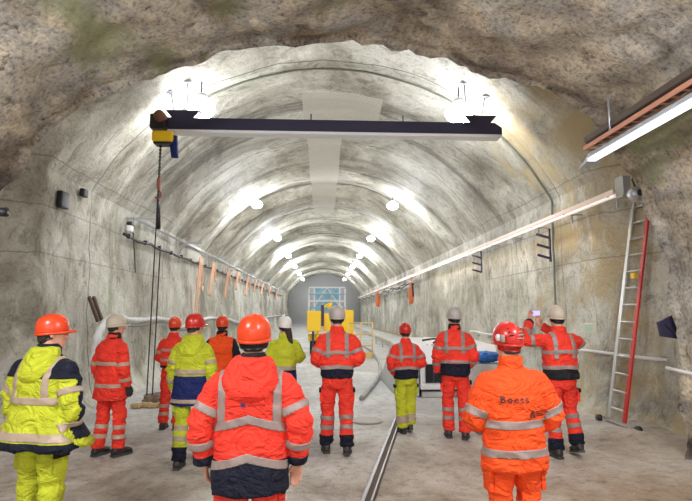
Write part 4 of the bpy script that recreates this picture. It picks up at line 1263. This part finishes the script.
    for (x0, z0, w, h_, m_) in K.get('marks', ()):
        bm = bmesh.new(); nx = 6; vs = []
        for i in range(nx + 1):
            for j in (0, 1):
                x, z = x0 + w * i / nx, z0 + h_ * j; q = bvh.ray_cast(V((x, -1, z)), V((0, 1, 0)))
                vs.append(bm.verts.new((x, (q[0].y if q[0] else -.15) - .006, z)))
        for i in range(nx): bm.faces.new((vs[2 * i], vs[2 * i + 2], vs[2 * i + 3], vs[2 * i + 1]))
        bmesh.ops.solidify(bm, geom=list(bm.faces), thickness=.003)
        obj('chest_mark' if False else 'printed_mark', bm, m_, jk, smooth=False)
    return root, dict(el=el, wr=wr, hc=hc, S=S)

LB = ((.34, .46, M_TAPE, 'reflective_band'), (.62, .74, M_TAPE, 'reflective_band'))
LBH = LB[:0] + ((.20, .32, M_TAPE, 'reflective_band'), (.46, .58, M_TAPE, 'reflective_band'), (.74, 1.2, M_NAVY, 'ankle_panel'))
LBC = ((.34, .46, M_TAPEC, 'reflective_band'), (.62, .74, M_TAPEC, 'reflective_band'))
GRP = None
# foreground person, seen from behind at centre left
person(252, 400, 'person nearest the camera in red orange jacket with hood down and orange helmet', H=1.84, Y=3.28, yaw=0, seed=3, bulk=1.16,
       jacket=M_ORANGE, hood=M_ORANGE, hood_size=1.12, hem=.76, hem_w=.20, sleeve=.082, armL='out', armR=((.265, -.05, 1.15), (.285, .04, .90)), cuff=M_NAVY,
       panels=((.70, .955, M_NAVY, 'lower_panel'),), bands=((1.175, 1.225), (.955, 1.005)), chevron=.28, strap_x=.168, hat=M_HATO, neck_wrap=M_BLACK, voxel=.011,
       marks=((-.045, 1.275, .025, .022, mat('blue logo', (.05, .09, .35), .5)), (-.01, 1.283, .11, .006, mat('faded dark print', (.45, .04, .03), .6))), hat_size=1.0, fold=.010)
# left person in a long yellow and navy jacket
person(44, 400, 'person at the left edge in flared yellow and navy jacket and orange helmet', H=1.85, Y=4.15, yaw=R(-22), seed=11, bulk=1.34, hat_size=.90, head=(R(-38), 0),
       jacket=M_YELLOW, yoke=M_NAVY, hood=M_YELLOW, hem=.82, hem_w=.31, hem_flare=.8, sleeve=.082, armL='hang', armR='hang', tape=M_TAPEC,
       panels=((.76, .875, M_NAVY, 'hem_panel'),), bands=((1.14, 1.19), (.885, .94)), trousers=M_YELLOW, leg_bands=(), neck_wrap=M_NAVY, strap_x=.15, strap_bottom=1.16, cuff=M_NAVY, hat=M_HATO)
# Boess jacket
person(512, 400, 'person in plain orange jacket with lettering on the back and red vented helmet', H=1.785, Y=3.62, yaw=R(6), seed=21, bulk=1.14, head=(R(8), 0),
       jacket=M_ORANGE2, trousers=M_ORANGE2, hem=.79, hem_w=.205, sleeve=.082, armL=((.25, .02, 1.13), (.15, .22, 1.02)), armR=((.275, -.02, 1.13), (.16, .20, .98)), straps=False,
       bands=((1.08, 1.135), (.885, .94)), sleeve_bands=((0, .80, .055), (1, .75, .05)), hat=M_HATR, vents=True, headband=M_HATR, leg_bands=(),
       text=(('Boess', -.160, 1.262, .068), ('&', .055, 1.155, .075)), marks=((.105, 1.195, .11, .006, M_BLACKP), (.105, 1.180, .13, .006, M_BLACKP), (.105, 1.165, .09, .006, M_BLACKP)), collar=.075, voxel=.011, pocket_mat=M_ORANGE2)
# person 2: orange suit, beige helmet, left
person(107, 456, 'person in long red orange jacket and beige helmet before the white hose', H=1.83, yaw=R(-28), seed=31, head=(R(-25), 0), bulk=1.06, jacket=M_ORANGE, hem=.72, hem_w=.23,
       armL='hang', armR='hang', gloves=True, straps=False, bands=((1.16, 1.205), (.88, .925)), tape=M_TAPEC, sleeve_bands=((0, .85, .045), (1, .6, .045)), leg_bands=LBC, hat=M_HATB, neck_wrap=M_BLACK, pockets=False, feet=((-.13, -.02, 0), (.12, .08, 0)))
# person 3: far left orange by the chain
person(170, 429, 'person in orange suit with black belt and orange helmet standing farthest at the left wall', H=1.78, yaw=R(-6), seed=41, jacket=M_ORANGE, hem=.98, hem_w=.19, armL='fold', armR='fold',
       panels=((.9, 1.03, M_BLACK, 'hem_panel'),), straps=False, bands=((1.26, 1.30), (1.10, 1.14)), tape=M_TAPEC, leg_bands=LBC, hat=M_HATO, long_hair=False, bulk=.98, pockets=False, voxel=.015)
# person 4: yellow and blue
person(189, 466, 'person walking in yellow and blue jacket with red helmet near the left wall', H=1.84, yaw=R(-8), seed=51, head=(R(-30), 0), bulk=1.05, jacket=M_YELLOW, hood=M_YELLOW, hem=.72, hem_w=.225,
       armL='hang', armR='hang', panels=((.66, 1.07, M_BLUE, 'lower_panel'),), bands=((1.09, 1.15), (.755, .80)), tape=M_TAPEC, straps=False, trousers=M_YELLOW,
       leg_bands=((.15, .28, M_TAPEC, 'reflective_band'), (.42, .55, M_TAPEC, 'reflective_band'), (.70, 1.2, M_NAVY, 'ankle_panel')), feet=((-.09, -.10, .0), (.10, .22, .0)), hat=M_HATR, hair=M_HAIR2)
# person 5: orange vest over dark sleeves
person(219, 431, 'person in orange vest over dark sleeves with orange helmet behind the foreground person', H=1.80, yaw=R(2), seed=61, jacket=M_ORANGE2, vest=M_BLACK, hem=.90, armL='hang', armR='hang', straps=False,
       bands=((1.10, 1.14), (1.00, 1.04)), sleeve_bands=(), neck_wrap=M_BLACK, hat=M_HATO, trousers=M_NAVY, leg_bands=(), voxel=.015, bulk=1.05)
# person 7: long hair, yellow jacket
person(283, 441, 'person with long dark hair in yellow jacket and white helmet', H=1.80, yaw=R(5), seed=71, jacket=M_YELLOW, hem=.80, hem_w=.19, armL='front', armR=((.27, -.03, 1.19), (.16, .20, 1.20)), tape=M_TAPEC,
       panels=((.74, 1.03, M_BLUE, 'lower_panel'),), bands=((1.04, 1.09),), straps=False, hat=M_HATW, long_hair=True, trousers=M_NAVY, leg_bands=(), bulk=.95, sleeve_bands=((1, .5, .04),), head=(R(20), 0))
# person 8: centre
person(337, 454, 'person in red orange suit and grey helmet facing the yellow machine, hands held in front', H=1.95, yaw=0, seed=81, jacket=M_ORANGE, hem=.93, hem_w=.185, armL='front', armR='front', bulk=1.06,
       panels=((.86, 1.055, M_NAVY, 'lower_panel'),), panel_arc=.0, bands=((1.22, 1.265), (1.045, 1.09)), chevron=.10, leg_bands=LBH, hat=M_HATG, pocket_mat=M_BLACK, feet=((-.13, .10, 0), (.12, -.06, .02)))
# person 9: short, yellow trousers
person(407, 433, 'shorter person in orange jacket and yellow trousers with red helmet beside the floor rail', H=1.69, yaw=R(5), seed=91, jacket=M_ORANGE, hem=.90, hem_w=.19, armL='pocket', armR='front', bulk=1.06,
       panels=((.84, 1.07, M_NAVY, 'lower_panel'),), bands=((1.24, 1.285), (1.06, 1.105)), chevron=.12, trousers=M_YELLOW, flare=1.2, leg_bands=((.60, .86, M_TAPEC, 'reflective_band'),), hat=M_HATR, gloves=True, feet=((-.07, .02, .0), (.07, .08, .03)), boot_top=.16)
# person 10: beside the white vehicle
person(457, 438, 'person in red orange suit and grey helmet in front of the white vehicle', H=1.94, yaw=R(-14), seed=101, head=(R(25), 0), jacket=M_ORANGE, neck_wrap=M_BLACK, hem=.86, hem_w=.19, armL='hang', armR='pocket', bulk=1.04,
       panels=((.80, 1.03, M_NAVY, 'lower_panel'),), bands=((1.22, 1.265), (1.04, 1.08)), chevron=.08, leg_bands=((.30, .42, M_TAPE, 'reflective_band'), (.56, .68, M_TAPE, 'reflective_band')), hat=M_HATG, gloves=True, boot_top=.20, feet=((-.11, .06, 0), (.11, -.02, 0)))
# person 12: taking a photograph
pr, info = person(565, 456, 'person in red orange suit and beige helmet holding up a phone to photograph the tunnel', H=1.95, yaw=R(4), seed=111, jacket=M_ORANGE, hem=.93, hem_w=.188, armL='phone', armR='phoner', bulk=1.06,
       panels=((.86, 1.06, M_BLACK, 'lower_panel'),), bands=((1.235, 1.28), (1.05, 1.095)), chevron=.08, leg_bands=LBH, hat=M_HATB, cuff=M_NAVY, feet=((-.13, -.03, 0), (.15, -.02, .05)), curl=.9)
# the phone in the raised hands
w = Vector((-.10, .385, 1.72)); mw = pr.matrix_basis
loc = Matrix.Translation(pr.location) @ Matrix.Rotation(R(4), 4, 'Z') @ Matrix.Scale(info['S'], 4) @ w
t = thing('phone', 'phone with lit screen held up in both hands by the person at right', 'phone', loc, R(10))
bm = bmesh.new(); box(bm, (0, 0, 0), (.165, .010, .082)); bevelled(bm, .004, 2); obj('phone_body', bm, M_BLACKP, t, smooth=False)
bm = bmesh.new(); box(bm, (0, -.0055, 0), (.150, .003, .072)); obj('screen', bm, M_SCREEN, t, smooth=False)
